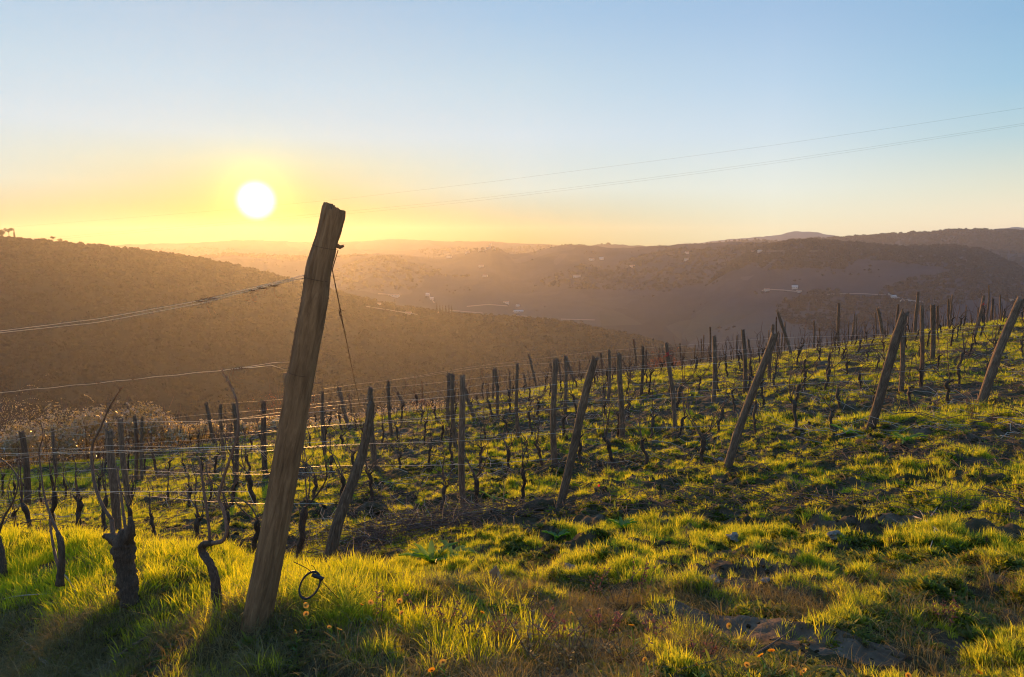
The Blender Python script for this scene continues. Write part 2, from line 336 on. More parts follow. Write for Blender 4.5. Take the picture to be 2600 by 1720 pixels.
def hill(name, prof, D, zb, wf, wb, namp, nscale, m, step=7, rows=70, jag=0.0, Dl=None):
    us = np.arange(prof[0][0], prof[-1][0]+1, step); vs_ = np.interp(us, [p[0] for p in prof], [p[1] for p in prof])
    if len(us) > 9:
        ker = np.array([1, 2, 3, 2, 1])/9; vs_ = np.convolve(np.pad(vs_, 2, 'edge'), ker, 'valid')
    Ds = np.interp(us, [p[0] for p in Dl], [p[1] for p in Dl]) if Dl else np.full(len(us), float(D))
    s = np.concatenate([np.linspace(-1, 0, rows), np.linspace(0, 1, 12)[1:]])
    rays = np.array([ray(u, v) for u, v in zip(us, vs_)])
    az = rays[:, 0]; YR = Ds/np.hypot(az, 1); zr = rays[:, 2]*YR
    zr = zr+jag*(fbm(us*.05, us*0+3, 4, 3)-.47)*2
    S, AZ = np.meshgrid(s, az); S = S.T; AZ = AZ.T
    Dm = np.where(S < 0, YR[None]+S.T.T*wf, YR[None]+S*wb)
    X = AZ*Dm; Y = Dm
    shp = np.where(S < 0, 1-np.abs(S)**1.35, 1-np.abs(S)**1.6)
    shp = shp*.6+.4*np.cos(np.abs(S)*math.pi/2)**1.2
    nz = (fbm(X/nscale, Y/nscale, 4, 31)-.47)*namp
    Z = zb+(zr[None]-zb)*shp+nz*np.minimum(1, np.abs(S)*3.0)
    return tag(grid_mesh(name, X, Y, Z, m), kind='structure')
HA = dsp([(-500,520),(-200,540),(0,549),(60,556),(120,561),(200,567),(300,576),(420,592),(520,608),(640,637),(740,664),(840,692),(920,714),(1050,728),(1200,732),(1330,749),(1450,779),(1560,818),(1700,866),(1900,930)])
hillA = hill('near_wooded_hill', HA, 1200, -200, 560, 330, 40, 180, FOREST, 5, 80, Dl=[(-600, 1080), (600, 1160), (1900, 1130)])
HB = dsp([(-500,600),(300,605),(420,597),(480,592),(540,586),(600,591),(700,594),(780,593),(870,588),(1000,597),(1060,591),(1090,581),(1115,575),(1135,570),(1155,575),(1180,589),(1230,584),(1300,568),(1340,566),(1420,575),(1560,567),(1700,561),(1770,562),(1900,575),(2100,600),(2370,650)])
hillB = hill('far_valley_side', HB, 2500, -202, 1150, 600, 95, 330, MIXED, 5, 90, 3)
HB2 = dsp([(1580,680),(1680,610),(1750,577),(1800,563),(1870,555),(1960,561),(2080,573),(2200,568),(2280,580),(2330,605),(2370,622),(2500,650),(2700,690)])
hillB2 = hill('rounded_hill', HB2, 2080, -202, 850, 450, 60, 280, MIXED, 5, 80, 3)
HC = dsp([(1700,580),(1850,558),(1920,553),(1990,549),(2060,545),(2130,540),(2220,534),(2300,536),(2370,537),(2600,528),(2900,535)])
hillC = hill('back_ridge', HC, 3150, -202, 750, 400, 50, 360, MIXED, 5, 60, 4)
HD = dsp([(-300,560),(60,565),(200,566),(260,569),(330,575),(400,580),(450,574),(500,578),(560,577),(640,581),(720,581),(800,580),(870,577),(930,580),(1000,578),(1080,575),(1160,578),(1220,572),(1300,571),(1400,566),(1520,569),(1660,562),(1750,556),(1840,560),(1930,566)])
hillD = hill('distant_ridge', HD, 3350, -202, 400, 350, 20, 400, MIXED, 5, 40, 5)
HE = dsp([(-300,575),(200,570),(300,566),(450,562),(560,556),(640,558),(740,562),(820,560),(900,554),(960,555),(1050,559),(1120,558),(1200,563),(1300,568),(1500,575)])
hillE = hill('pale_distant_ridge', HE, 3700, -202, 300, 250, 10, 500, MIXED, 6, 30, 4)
HF = dsp([(1500,572),(1640,560),(1700,554),(1750,549),(1800,545),(1830,538),(1860,535),(1900,540),(1950,548),(2050,550),(2200,540),(2300,530),(2370,526),(2600,520)])
HAZEPALE = land_mat('painted_haze_pale', (.26, .22, .22), (.32, .28, .27), (.34, .30, .28), .01, .01)  # distance haze painted into the mountain's base colour
hillF = hill('pale_mountain', HF, 4020, -202, 150, 150, 10, 600, HAZEPALE, 6, 30, 6)
vx, vy = np.meshgrid(np.linspace(-7500, 7500, 160), np.linspace(120, 4240, 120))
valley = tag(grid_mesh('valley_floor', vx, vy, -202+(fbm(vx/260, vy/260, 3, 2)-.5)*10, VALLEY), kind='structure')
def bvh(o):
    return BVHTree.FromPolygons([v.co[:] for v in o.data.vertices], [tuple(p.vertices) for p in o.data.polygons])
BV = [(bvh(h)) for h in (hillA, hillB, hillB2, hillC, valley)]
def hit_far(u, v):
    d = Vector(ray(u, v)).normalized(); best = None
    for b in BV:
        p, n, i, dist = b.ray_cast(Vector((0, 0, 0)), d, 9000)
        if p and (best is None or dist < best[1]): best = (np.array(p), dist)
    return best[0] if best else None
# haze
hm = bpy.data.materials.new('haze_air'); hm.use_nodes = True; t = hm.node_tree; t.nodes.clear(); o = N(t, 'ShaderNodeOutputMaterial')
pv = N(t, 'ShaderNodeVolumePrincipled'); pv.inputs['Color'].default_value = (.90, .92, 1.0, 1)
pv.inputs['Density'].default_value = 1.16e-4; pv.inputs['Anisotropy'].default_value = .63
t.links.new(pv.outputs[0], o.inputs['Volume'])
bm = bmesh.new(); bmesh.ops.create_cube(bm, size=1)
for v in bm.verts: v.co = ((v.co.x)*16000, 1860+v.co.y*4800, -222+(v.co.z+.5)*336)
me = bpy.data.meshes.new('haze'); bm.to_mesh(me); bm.free(); me.materials.append(hm)
hz = bpy.data.objects.new('haze', me); C.objects.link(hz); tag(hz, kind='stuff')
# ------------------------------------------------------------------ rows of the vineyard
DV = np.array([-.83, .56]); DV = DV/np.linalg.norm(DV)
ENDP = {1: pix(640,1570,3.7)[:2], 2: pix(845,1432,8.0)[:2], 3: pix(1410,1285,10)[:2], 4: pix(1845,1180,12)[:2], 5: pix(2195,1095,13.8)[:2], 6: pix(2475,1030,15.6)[:2]}
DE = (ENDP[6]-ENDP[3])/3
for k in range(7, 24): ENDP[k] = ENDP[6]+DE*(k-6)
def proj(p):
    x, y, z = p; dep = y*CP-z*SP; return 1300+F*x/dep, 860-F*(y*SP+z*CP)/dep
ORD = ['', 'first', 'second', 'third', 'fourth', 'fifth', 'sixth', 'seventh', 'eighth', 'ninth', 'tenth', 'eleventh', 'twelfth', 'thirteenth', 'fourteenth', 'fifteenth', 'sixteenth', 'seventeenth', 'eighteenth', 'nineteenth', 'twentieth']
TENS = {20: 'twenty', 30: 'thirty', 40: 'forty', 50: 'fifty', 60: 'sixty', 70: 'seventy'}
def ordw(n):
    if n <= 20: return ORD[n]
    t, r = n//10*10, n % 10
    if r == 0: return TENS[t][:-1]+'ieth'
    return TENS[t]+'-'+ORD[r]
def rown(k): return 'nearest row' if k == 1 else ordw(k)+' row back'
def ylim(u): return float(np.interp(u, [-50, 0, 600, 1000, 1400, 2600], [22, 23, 27, 31, 35, 38]))

# ------------------------------------------------------------------ posts
def post_mesh(length, r0, r1, seed, n=14, bend=.0, dent=.06, mat_=None, ragged=.02, rings=None):
    r_ = np.random.default_rng(seed); rings = rings or max(8, int(length/.12)); mb = MB()
    ph = r_.uniform(0, 6.28, 4); prof = 1+dent*r_.uniform(-1, 1, n); knots = [(r_.uniform(.15, .9)*length, r_.uniform(0, 6.28), r_.uniform(.05, .14)) for _ in range(3)]
    vs = []; L = np.linspace(0, length, rings)
    for i, z in enumerate(L):
        f = z/length; cx = bend*math.sin(f*3.0+ph[0])*length*.03; cy_ = bend*math.sin(f*4.1+ph[1])*length*.03
        for k in range(n):
            a = k*2*math.pi/n; rad = (r0+(r1-r0)*f)*prof[k]*(1+dent*.6*math.sin(a*2+z*2.2+ph[2])+dent*.5*math.sin(a*3-z*5+ph[3])+dent*.4*r_.uniform(-1, 1))
            for kz, ka, kw in knots: rad += (r0*.22)*math.exp(-((z-kz)/.06)**2)*max(0, math.cos(a-ka))**3
            zz_ = z+(ragged*math.sin(a*2+ph[1])+ragged*.5*r_.uniform(-1, 1) if i == rings-1 else 0)
            if i == rings-1: rad *= .93
            vs.append((cx+rad*math.cos(a), cy_+rad*math.sin(a), zz_))
    fs = [(i*n+k, i*n+(k+1) % n, (i+1)*n+(k+1) % n, (i+1)*n+k) for i in range(rings-1) for k in range(n)]
    c = len(vs); last = (rings-1)*n; tz = np.mean([vs[last+k][2] for k in range(n)])
    vs.append((np.mean([vs[last+k][0] for k in range(n)]), np.mean([vs[last+k][1] for k in range(n)]), tz-ragged*.6))
    fs += [(last+k, last+(k+1) % n, c) for k in range(n)]
    mb.add(vs, fs); return mb
def sharpen(o):
    o.data.set_sharp_from_angle(angle=R(50)) if hasattr(o.data, 'set_sharp_from_angle') else None
POSTS = [  # u,v base ; u,v top ; width px ; kind
 (1181,1286,1168,953,16,'u'),(1156,1144,1149,951,11,'u'),(1139,1077,1137,947,10,'u'),(1207,1063,1179,986,9,'l'),(1253,1017,1251,937,6,'u'),(1262,1056,1260,936,8,'u'),
 (1295,1010,1294,942,5,'u'),(1317,1119,1311,923,9,'u'),(1372,984,1340,900,6,'l'),(1347,989,1329,949,5,'l'),(1411,1181,1406,912,16,'u'),(1426,975,1419,916,5,'u'),(1436,1049,1434,902,9,'u'),
 (1459,974,1440,910,7,'l'),(1473,967,1472,916,4,'u'),(1537,933,1523,896,6,'l'),(1545,1024,1546,889,9,'u'),(1578,1116,1575,900,14,'u'),(1617,944,1609,861,5,'u'),(1631,1003,1630,879,8,'u'),(1641,935,1642,888,5,'u'),
 (1071,1038,1070,968,4,'u'),(1035,1045,1010,995,7,'l'),(1714,1089,1694,870,11,'u'),(1803,914,1802,830,5,'u'),(1810,1026,1817,854,11,'u'),(1891,1000,1887,837,10,'u'),(1914,891,1901,862,6,'l'),
 (1955,970,1961,825,9,'u'),(1974,905,1973,805,4,'u'),(2010,900,1977,792,8,'l'),(1986,902,1985,845,4,'u'),(2066,886,2067,814,6,'u'),(2130,880,2128,770,7,'u'),(2166,868,2166,819,5,'u'),(2082,886,2082,833,4,'u'),
 (1729,919,1728,872,4,'u'),(1873,900,1872,852,4,'u'),(2247,861,2228,782,8,'l'),(2278,830,2280,774,6,'u'),(2326,848,2329,741,8,'u'),(2290,992,2290,800,12,'u'),(2334,983,2345,776,10,'u'),(2367,917,2371,774,11,'u'),
 (2380,840,2381,777,6,'u'),(2409,834,2409,759,5,'u'),(2470,860,2500,752,8,'r'),(2506,822,2510,725,4,'u'),(2520,812,2520,759,6,'u'),(2541,818,2541,749,4,'u'),(2224,860,2223,794,4,'u'),
 (952,1199,940,985,15,'u'),(993,1114,987,968,9,'u'),(890,1088,858,983,10,'l'),(899,1041,884,1001,5,'l'),(823,1167,820,994,9,'u'),(674,1205,667,1020,14,'u'),(603,1228,592,1026,11,'u'),(567,1176,560,1026,9,'u'),(547,1129,522,1022,9,'l'),
 (296,1345,280,1093,21,'u'),(324,1292,310,1063,14,'u'),(348,1219,340,1057,10,'u'),(362,1219,357,1062,8,'u'),(70,1284,55,1096,15,'u'),(141,1219,136,1088,9,'u')]
ends = [(850,1434,924,1026,33,'P2'),(1410,1290,1516,910,21,'P3'),(1848,1184,1961,843,21,'P4'),(2199,1097,2299,794,22,'P5'),(2482,1030,2594,758,22,'P6')]
rec = []
for i, (bu, bv, tu, tv, w, kd) in enumerate(POSTS+ends):
    h = hit(bu, bv)
    yl = 1.75*F/math.hypot(tu-bu, tv-bv)*.99
    if h is None or h[1] > 46: y = min(max(yl, 40), 60) if h is None else 46; d = ray(bu, bv); h = np.array([d[0]*y, y, gz(d[0]*y, y)])
    y = h[1]; top_ = pix(tu, tv, y+(-.0 if kd in 'ulr' else .1)); rad = w/2/F*y; rec.append([h, top_, max(rad, .022), kd, i])
def rowof(p):
    n = np.array([-DV[1], DV[0]]) if False else np.array([.56, .83]); n = n/np.linalg.norm(n)
    best = min(range(1, 24), key=lambda k: abs((p[:2]-ENDP[k])@np.array([-DV[1]*-1, -DV[0]])) ) ; return best
byrow = {}
for r_ in rec: byrow.setdefault(rowof(r_[0]), []).append(r_)
post_lab = {}
for k, L in byrow.items():
    L.sort(key=lambda a: -proj(a[0])[0])
    for j, a in enumerate(L): post_lab[a[4]] = (k, j+1)
ENDLAB = {'P2': 'crooked grey post leaning right just behind the big foreground post', 'P3': 'thick post leaning right at the middle of the headland, with split flat top',
          'P4': 'long smooth post leaning right, third of the leaning end posts from left', 'P5': 'leaning end post with dark cap shape and split top, second from the right',
          'P6': 'leaning end post nearest the right edge, with swollen middle'}
HOLE = []
for h, tp, rad, kd, i in rec:
    base = np.array([h[0], h[1], gz(h[0], h[1])-.15]); ax = tp-base; L = np.linalg.norm(ax); nm = 'end_post' if kd[0] == 'P' else 'post'
    bigp = kd[0] == 'P' or rad*F/h[1] > 6
    e_ = empty('leaning_post' if kd in ('l', 'r') or kd[0] == 'P' else 'post', base)
    ms = post_mesh(L, rad*1.05, rad*(.92 if kd != 'P2' else .72), 100+i, 16 if bigp else 9, bend=1.6 if kd == 'P2' else .5, dent=.09 if kd == 'P2' else .05, ragged=rad*.5 if kd[0] == 'P' else rad*.35)
    if kd == 'P2':
        ms.v = [(x+.05*math.sin(z*2.4)*(1-z/L*.3), y, z) for x, y, z in ms.v]
    sh = ms.build('shaft', W_POST, e_); sharpen(sh)
    q = Vector(ax).to_track_quat('Z', 'Y'); sh.rotation_mode = 'QUATERNION'; sh.rotation_quaternion = q
    if kd == 'P6':
        pass
    # wire wrap near the top
    if rad*F/h[1] > 4:
        wb = MB(); f = .93 if kd[0] != 'P' else .88; c = base+ax*f-base
        for m in range(2):
            pts = []
            for a in np.linspace(0, 2*math.pi, 15):
                pl = Vector((math.cos(a)*rad*1.1, math.sin(a)*rad*1.1, m*.012+.004*math.sin(3*a))); pl.rotate(q); pts.append(np.array(pl)+c)
            tube(wb, pts, [.0016]*15, 4)
        wb.build('wire_wrap', RUST, e_)
    if i in (23, 46):
        rb = MB(); c = ax*(.86 if i == 46 else .9)
        for a0, a1 in ((0, .5), (.3, -.7)):
            tube(rb, [c+np.array([0, -rad*1.3, 0]), c+np.array([a0*.12-.06, -rad*1.6, -.05+a1*.05]), c+np.array([a1*.18, -rad*1.4, -.10])], [.012, .016, .006], 5)
        rbo = rb.build('ribbon', None or mat('red_ribbon')[0], e_)
        m_, t_, o_ = mat('red_ribbon'); princ(t_, o_, (.55, .08, .06), .7); rbo.data.materials.clear(); rbo.data.materials.append(m_)
    k, j = post_lab[i]
    if kd[0] == 'P': lab = ENDLAB[kd]
    elif kd == 'l': lab = f'thin stake leaning left, post number {ordw(j)} from the right in the {rown(k)}'.replace('post number ', '')
    elif kd == 'r': lab = 'weathered stake leaning right with a red ribbon tied near its top'
    else: lab = f'upright grey stake, {ordw(j)} post from the right in the {rown(k)}'
    if i == 23: lab = 'crooked brown stake with a pink ribbon tied near its top'
    tag(e_, lab, 'post', 'wooden posts of the vineyard rows')
# ---- the big foreground post
b1 = pix(636, 1600, 3.7); b1[2] = gz(b1[0], b1[1])-.12
t1 = pix(853, 522, 3.86); A1 = t1-b1; L1 = np.linalg.norm(A1); e1 = empty('big_post', b1)
r_ = np.random.default_rng(5); n = 48; rings = 90; vs = []; fs = []
px_r = lambda w, Y: w/2/F*Y
W0 = [(0, 76), (.08, 73), (.3, 68), (.5, 66), (.68, 66), (.72, 68), (.86, 65), (.93, 61), (1, 64)]
for i in range(rings):
    f = i/(rings-1); z = f*L1; w = np.interp(f, [a for a, _ in W0], [b for _, b in W0]); rad0 = px_r(w, 3.75)
    cx = .012*math.sin(f*5.2+.6)+(-.014*math.exp(-((f-.86)/.05)**2))
    for k in range(n):
        a = 2*math.pi*k/n
        g = -.10*math.exp(-((math.sin((a-4.4+.15*math.sin(f*7))/2))/.035)**2)*(1 if f > .5 else .35)-.07*math.exp(-((math.sin((a-5.3+f*.3)/2))/.03)**2)*(f < .7)-.06*math.exp(-((math.sin((a-3.7-f*.2)/2))/.03)**2)*(f > .3)
        rad = rad0*(1+.045*math.sin(2*a+z*1.3)+.025*math.sin(3*a-z*2.1)+.02*math.sin(7*a+z*1.2)+.012*math.sin(13*a-z*.8)+.006*r_.uniform(-1, 1)+g)
        for kz, ka, kh in ((.60, 3.4, .16), (.915, .05, -.10), (.30, 5.2, .07), (.78, 4.9, .06)): rad += rad0*kh*math.exp(-((f-kz)/.014)**2)*max(0, math.cos(a-ka))**4
        zz_ = z
        if i >= rings-3:
            x_ = math.cos(a); t_ = (.5+.5*x_); zz_ = z-.035*max(0, t_-.35)-.03*math.exp(-((x_+.05)/.13)**2)*(i == rings-1)+.004*r_.uniform(-1, 1)
            if i == rings-1: rad *= .93
        vs.append((cx+rad*math.cos(a), rad*math.sin(a), zz_))
fs = [(i*n+k, i*n+(k+1) % n, (i+1)*n+(k+1) % n, (i+1)*n+k) for i in range(rings-1) for k in range(n)]
last = (rings-1)*n
for q_ in (.66, .33):   # inner rings of the cut end
    for k in range(n):
        x, y, z = vs[last+k]; vs.append((x*q_, y*q_, z-.002+.003*r_.uniform(-1, 1)))
b0 = last+n; fs += [(last+k, last+(k+1) % n, b0+(k+1) % n, b0+k) for k in range(n)]+[(b0+k, b0+(k+1) % n, b0+n+(k+1) % n, b0+n+k) for k in range(n)]
fs.append(tuple(b0+n+k for k in range(n)))
mb = MB(); mb.add(vs, fs); shaft = mb.build('shaft', W_BIG, e1); sharpen(shaft)
q1 = Vector(A1).to_track_quat('Z', 'X'); 
zax = Vector(A1).normalized(); xax = (Vector((1, 0, 0))-zax*zax.x).normalized(); yax = zax.cross(xax)
from mathutils import Matrix
M1 = Matrix((xax, yax, zax)).transposed(); shaft.rotation_mode = 'QUATERNION'; shaft.rotation_quaternion = M1.to_quaternion()
def on1(f, a, k=1.0, dz=0.0):          # a point on the big post in its empty's space
    w = np.interp(f, [x for x, _ in W0], [y for _, y in W0]); rad = px_r(w, 3.75)*k
    cx = .012*math.sin(f*5.2+.6)+(-.014*math.exp(-((f-.86)/.05)**2))
    p = M1 @ Vector((cx+rad*math.cos(a), rad*math.sin(a), f*L1+dz)); return np.array(p)
pg = MB(); tube(pg, [on1(.915, .05, .8), on1(.912, .05, 1.25), on1(.917, .05, 1.5)], [.014, .010, .006], 7, .1, seed=3); pg.build('peg', W_BIG, e1)
pg = MB(); tube(pg, [on1(.595, 3.3, .7), on1(.602, 3.3, 1.12), on1(.615, 3.3, 1.2)], [.020, .018, .010], 8, .12, seed=4); pg.build('branch_stub', W_BIG, e1)
for f_, nn, rr_ in ((.833, 1, .0012), (.62, 1, .0009), (.905, 1, .0009)):
    wl = MB()
    for m in range(nn): tube(wl, [on1(f_, a, 1.03, m*.008+.006*math.sin(a)) for a in np.linspace(0, 2*math.pi, 30)], [rr_]*30, 5)
    wl.build('wire_loop', RUST, e1)
tag(e1, 'big smooth weathered post leaning right in the foreground, cut top against the sky', 'post')
BP = lambda f, a, k=1.0: on1(f, a, k)+b1

# ------------------------------------------------------------------ wires
def wire(name, pts, rad, m, lab, grp=None, step=.3, cat='wire'):
    mb = MB(); P = np.array(pts); tube(mb, P, [rad]*len(P), 5); o = mb.build(name, m); return tag(o, lab, cat, grp)
HTS = {2: [1.75, 1.4, 1.05, .68], 3: [1.75, 1.4, 1.05, .68], 4: [1.75, 1.2, .68], 5: [1.7, 1.0], 6: [1.6, .8], 7: [1.5]}
PLN = {1: ['only'], 4: ['highest', 'second highest', 'second lowest', 'lowest'], 3: ['highest', 'middle', 'lowest'], 2: ['upper', 'lower']}
for k, H in HTS.items():
    for hi_, hgt in enumerate(H):
        pts = []; t_ = .0
        while t_ < 60:
            p = ENDP[k]+DV*t_; u = 1300+F*p[0]/p[1]
            if u < -120 or p[1] > ylim(u)-1: break
            if u < 2700: pts.append((p[0], p[1], float(ground_raw(np.array([p[0]]), np.array([p[1]]), False)[0])+hgt+.02*math.sin(t_*1.1+k)))
            t_ += 1.2
        if len(pts) < 3: continue
        a = pts[0]
        if k <= 6: pts[0] = (a[0]+.09*hgt/1.75*(2 if k > 2 else 1), a[1], a[2])
        wire('trellis_wire', pts, .0022 if k < 4 else .0024, WIRE, f'thin steel wire, {PLN[len(H)][hi_]} one along the {rown(k)}', 'trellis wires')
# row 1: its own wires, fixed to the big post
def rowY1(u): # depth of row 1 at picture column u
    x = (u-1300)/F*1.05; e = ENDP[1]; t = (x*e[1]-e[0])/(DV[0]-x*DV[1]); return e[1]+DV[1]*t
def p1(u, v, dy=0): return pix(u, v, rowY1(u)+dy)
def rowwire(P, start, wob=0.0, ph=0.0):
    out = [start]
    U = np.linspace(P[0][0]-40, -160, 40)
    for u in U: out.append(p1(u, np.interp(-u, [-a for a, _ in P], [b for _, b in P])+(P[-1][1]-P[-2][1])/(P[-1][0]-P[-2][0])*min(0, u-P[-1][0])+wob*math.sin(u*.06+ph)))
    return out
tw1 = [(775, 700), (660, 727), (520, 762), (250, 810), (0, 841)]
wa = wire('trellis_wire', rowwire(tw1, BP(.836, 3.2, 1.0), .15), .0018, WIRE, 'upper of two twisted high wires running left from the big foreground post', 'trellis wires')
wb_ = wire('trellis_wire', rowwire([(a, b+9*(.5+.5*math.sin(max(0, min(1, a/640))*math.pi))) for a, b in tw1], BP(.829, 3.3, 1.0), .15, 1.5), .0018, WIRE, 'lower of two twisted high wires running left from the big foreground post', 'trellis wires')
lw = [(728, 924), (600, 937), (400, 957), (250, 973), (0, 997)]
wc = wire('trellis_wire', rowwire(lw, BP(.62, 3.2, 1.0), .8), .0015, WIRE, 'single chest-high wire with dry tendrils, running left from the big foreground post', 'trellis wires')
wire('trellis_wire', [BP(.64, 3.1), p1(690, 922), p1(640, 930), p1(600, 936)], .0012, WIRE, 'short upper strand joining the tendril wire to the big foreground post', 'trellis wires')
wire('trellis_wire', rowwire([(690, 1130), (500, 1138), (250, 1147), (0, 1153)], BP(.41, 3.2, 1.0), .5), .0017, WIRE, 'bright upper knee-high wire of the nearest row crossing behind its vines', 'trellis wires')
wire('trellis_wire', rowwire([(690, 1137), (500, 1143), (250, 1150), (0, 1158)], BP(.405, 3.25, 1.0), .5, 2), .0013, WIRE, 'faint twin strand just under the bright knee-high wire of the nearest row', 'trellis wires')
wire('trellis_wire', rowwire([(670, 1248), (500, 1249), (250, 1249), (0, 1247)], BP(.27, 3.2, 1.0), .3), .0013, WIRE, 'lowest wire of the nearest row, level behind the vine trunks', 'trellis wires')
# dry tendrils curled on the wires
def tendril(par, u, v, seed, n=3, size=.06):
    r_ = np.random.default_rng(seed); mb = MB()
    p0 = p1(u, v)
    for j in range(n):
        p = p0+np.array([r_.uniform(-.04, .04), 0, 0]); d = np.array([r_.uniform(-.5, .5), r_.uniform(-.4, .4), -1.0]); pts = [p+np.array([0, 0, .006])]; a = r_.uniform(0, 6)
        for q in range(9): a += r_.uniform(.2, 1.2); p = p+(d*.6+np.array([math.cos(a), .3*math.sin(a*1.3), math.sin(a)])*.9)*size/9; pts.append(p)
        tube(mb, smooth_path(pts, .01), [.001]*len(smooth_path(pts, .01)), 4)
    for j in range(3):      # coil on the wire
        a0 = 0.012*j-.02; tube(mb, [p0+np.array([a0+.004*c, .004*math.cos(c*1.7), .004*math.sin(c*1.7)]) for c in range(8)], [.0018]*8, 4)
    o = mb.build('tendril', W_CANE); o.parent = par
for u, v, s, n_, z in ((535, 757, 1, 3, .13), (505, 765, 2, 1, .04), (640, 738, 3, 3, .08), (690, 726, 4, 1, .13), (662, 732, 9, 1, .04), (520, 760, 12, 1, .05)): tendril(wa, u, v, s, n_, z)
for u, v, s, n_, z in ((252, 972, 5, 3, .02), (340, 963, 6, 2, .02), (595, 938, 7, 3, .09), (615, 935, 8, 2, .04)): tendril(wc, u, v, s, n_, z)
# anchor wire from the big post's top down to the crooked post behind it
P2top = rec[len(POSTS)][1]; g0 = BP(.905, .1, 1.12)
mid1 = g0+(P2top-g0)*.04+np.array([0, 0, -.02])
mb = MB(); G = [g0, BP(.86, .25, 1.05)]
for t_ in np.linspace(.02, 1, 30): G.append(BP(.86, .25, 1.05)*(1-t_)+(P2top+np.array([-.03, -.06, -.02]))*t_+np.array([0, 0, -.015*math.sin(math.pi*t_)]))
tube(mb, G, [.0027]*len(G), 5); gw = mb.build('anchor_wire', RUST); tag(gw, 'rusty guy wire from the big post top down to the crooked post', 'wire')
kb = MB(); c0 = G[6]
for m in range(3):
    tube(kb, [c0+np.array([.006*math.cos(a), .006*math.sin(a), -.02*m+.0008*j]) for j, a in enumerate(np.linspace(0, 9, 16))], [.0018]*16, 4)
tube(kb, [c0, c0+np.array([.03, -.01, -.01])], [.0018, .0015], 4); tube(kb, [c0+np.array([0, 0, -.03]), c0+np.array([-.01, 0, .0]), c0+np.array([.02, 0, -.12])], [.0018]*3, 4)
kb.build('wire_knot', RUST, gw)
hb = MB(); hp = P2top+np.array([-.02, -.10, -.08])
for m in range(3): tube(hb, smooth_path([hp+np.array([.015*m, 0, 0]), hp+np.array([.01*m-.01, -.01, -.12]), hp+np.array([.012*m+.01, 0, -.22-.03*m])], .03), [.0018]*len(smooth_path([hp+np.array([.015*m, 0, 0]), hp+np.array([.01*m-.01, -.01, -.12]), hp+np.array([.012*m+.01, 0, -.22-.03*m])], .03)), 4)
hb.build('loose_wire_end', RUST, gw)
# black hose loop hanging on a wire end
rc = pix(786, 1488, 3.72); mb = MB(); pts = []
for a in np.linspace(0, 2*math.pi*2, 70): pts.append(rc+np.array([.056*math.cos(a), .03*math.sin(a)+.004*a/6, .058*math.sin(a)*1.0+.002*a/6+.022*math.cos(a)]))
le = empty('hose_loop', rc); 
for p in pts: p -= rc
tube(mb, pts, [.0048]*len(pts), 7); mb.build('ring', BLACKTUBE, le)
kn = rc*0+np.array([.042, .01, .045]); mb = MB(); tube(mb, smooth_path([kn+np.array([-.03, 0, .012]), kn, kn+np.array([.03, 0, -.012])], .01), [.011]*len(smooth_path([kn+np.array([-.03, 0, .012]), kn, kn+np.array([.03, 0, -.012])], .01)), 8, .1); mb.build('knot', BLACKTUBE, le)
mb = MB(); tube(mb, [kn, kn+np.array([-.06, 0, .05]), pix(745, 1427, 3.72)-rc], [.0022]*3, 5); tube(mb, [kn, kn+np.array([-.02, .01, .05]), pix(790, 1435, 3.72)-rc], [.0018]*3, 5); tube(mb, [kn, pix(835, 1495, 3.72)-rc, pix(860, 1522, 3.72)-rc], [.0022]*3, 5); mb.build('tail_wire', RUST, le)
tag(le, 'small black hose loop tied with wire, hanging over the bright grass bank', 'hose loop')

# ------------------------------------------------------------------ vines of the nearest row, built from the picture
def stem(pts, rad, m, name, par, seed, rough=.12, n=9, step=.015):
    P = [p1(u, v, dy) for u, v, dy in pts]; S = smooth_path(P, step); rr_ = np.interp(np.linspace(0, 1, len(S)), np.linspace(0, 1, len(rad)), rad)
    r_ = np.random.default_rng(seed)
    rr_ = rr_*(1+.10*np.convolve(r_.uniform(-1, 1, len(S)+4), np.ones(5)/5*1.6, 'valid'))
    mb = MB(); tube(mb, S-np.array(par.location), rr_, n, rough, seed=seed, groove=.12); return mb.build(name, m, par)
def cc(x, y): return x/1.912, 900+y/1.912      # pixel of the left detail crop
def CP_(L): return [(*cc(a, b), c) for a, b, c in L]
def vine1(x, y, lab):
    p = p1(*cc(x, y)); e = empty('grapevine', (p[0], p[1], gz(p[0], p[1])-.05)); return tag(e, lab, 'grapevine', 'vines of the vineyard rows')
v1 = vine1(620, 1175, 'very thick old vine stump with several canes in the foreground grass')
stem(CP_([(630, 1215, 0), (622, 1150, 0), (610, 1050, 0), (598, 960, 0), (600, 900, 0), (602, 850, 0)]), [.062, .056, .055, .052, .068, .058, .022], W_VINE, 'trunk', v1, 11, .16, 18)
stem(CP_([(600, 920, 0), (555, 895, 0), (520, 880, 0), (505, 885, 0)]), [.05, .04, .028, .014], W_VINE, 'arm', v1, 12, .2, 10)
stem(CP_([(605, 915, 0), (628, 870, 0), (634, 830, .01), (628, 790, .01)]), [.045, .032, .024, .010], W_VINE, 'arm', v1, 13, .2, 10)
stem(CP_([(612, 870, .0), (600, 780, .02), (585, 660, .03), (568, 545, .03)]), [.009, .008, .006, .004], W_CANE, 'cane', v1, 14, .08, 7)
stem(CP_([(540, 800, .03), (500, 740, .0), (465, 650, -.02), (446, 540, 0), (450, 440, .02), (482, 370, .02), (530, 260, .0), (588, 166, 0)]), [.012, .010, .009, .008, .0065, .0055, .005, .004], W_CANE, 'cane', v1, 15, .08, 7)
stem(CP_([(548, 892, .0), (545, 840, .03), (540, 800, .03)]), [.018, .015, .014], W_CANE, 'cane', v1, 16, .08, 7)
stem(CP_([(580, 170, 0), (600, 158, 0)]), [.006, .003], W_CANE, 'twig', v1, 17, .05, 5)
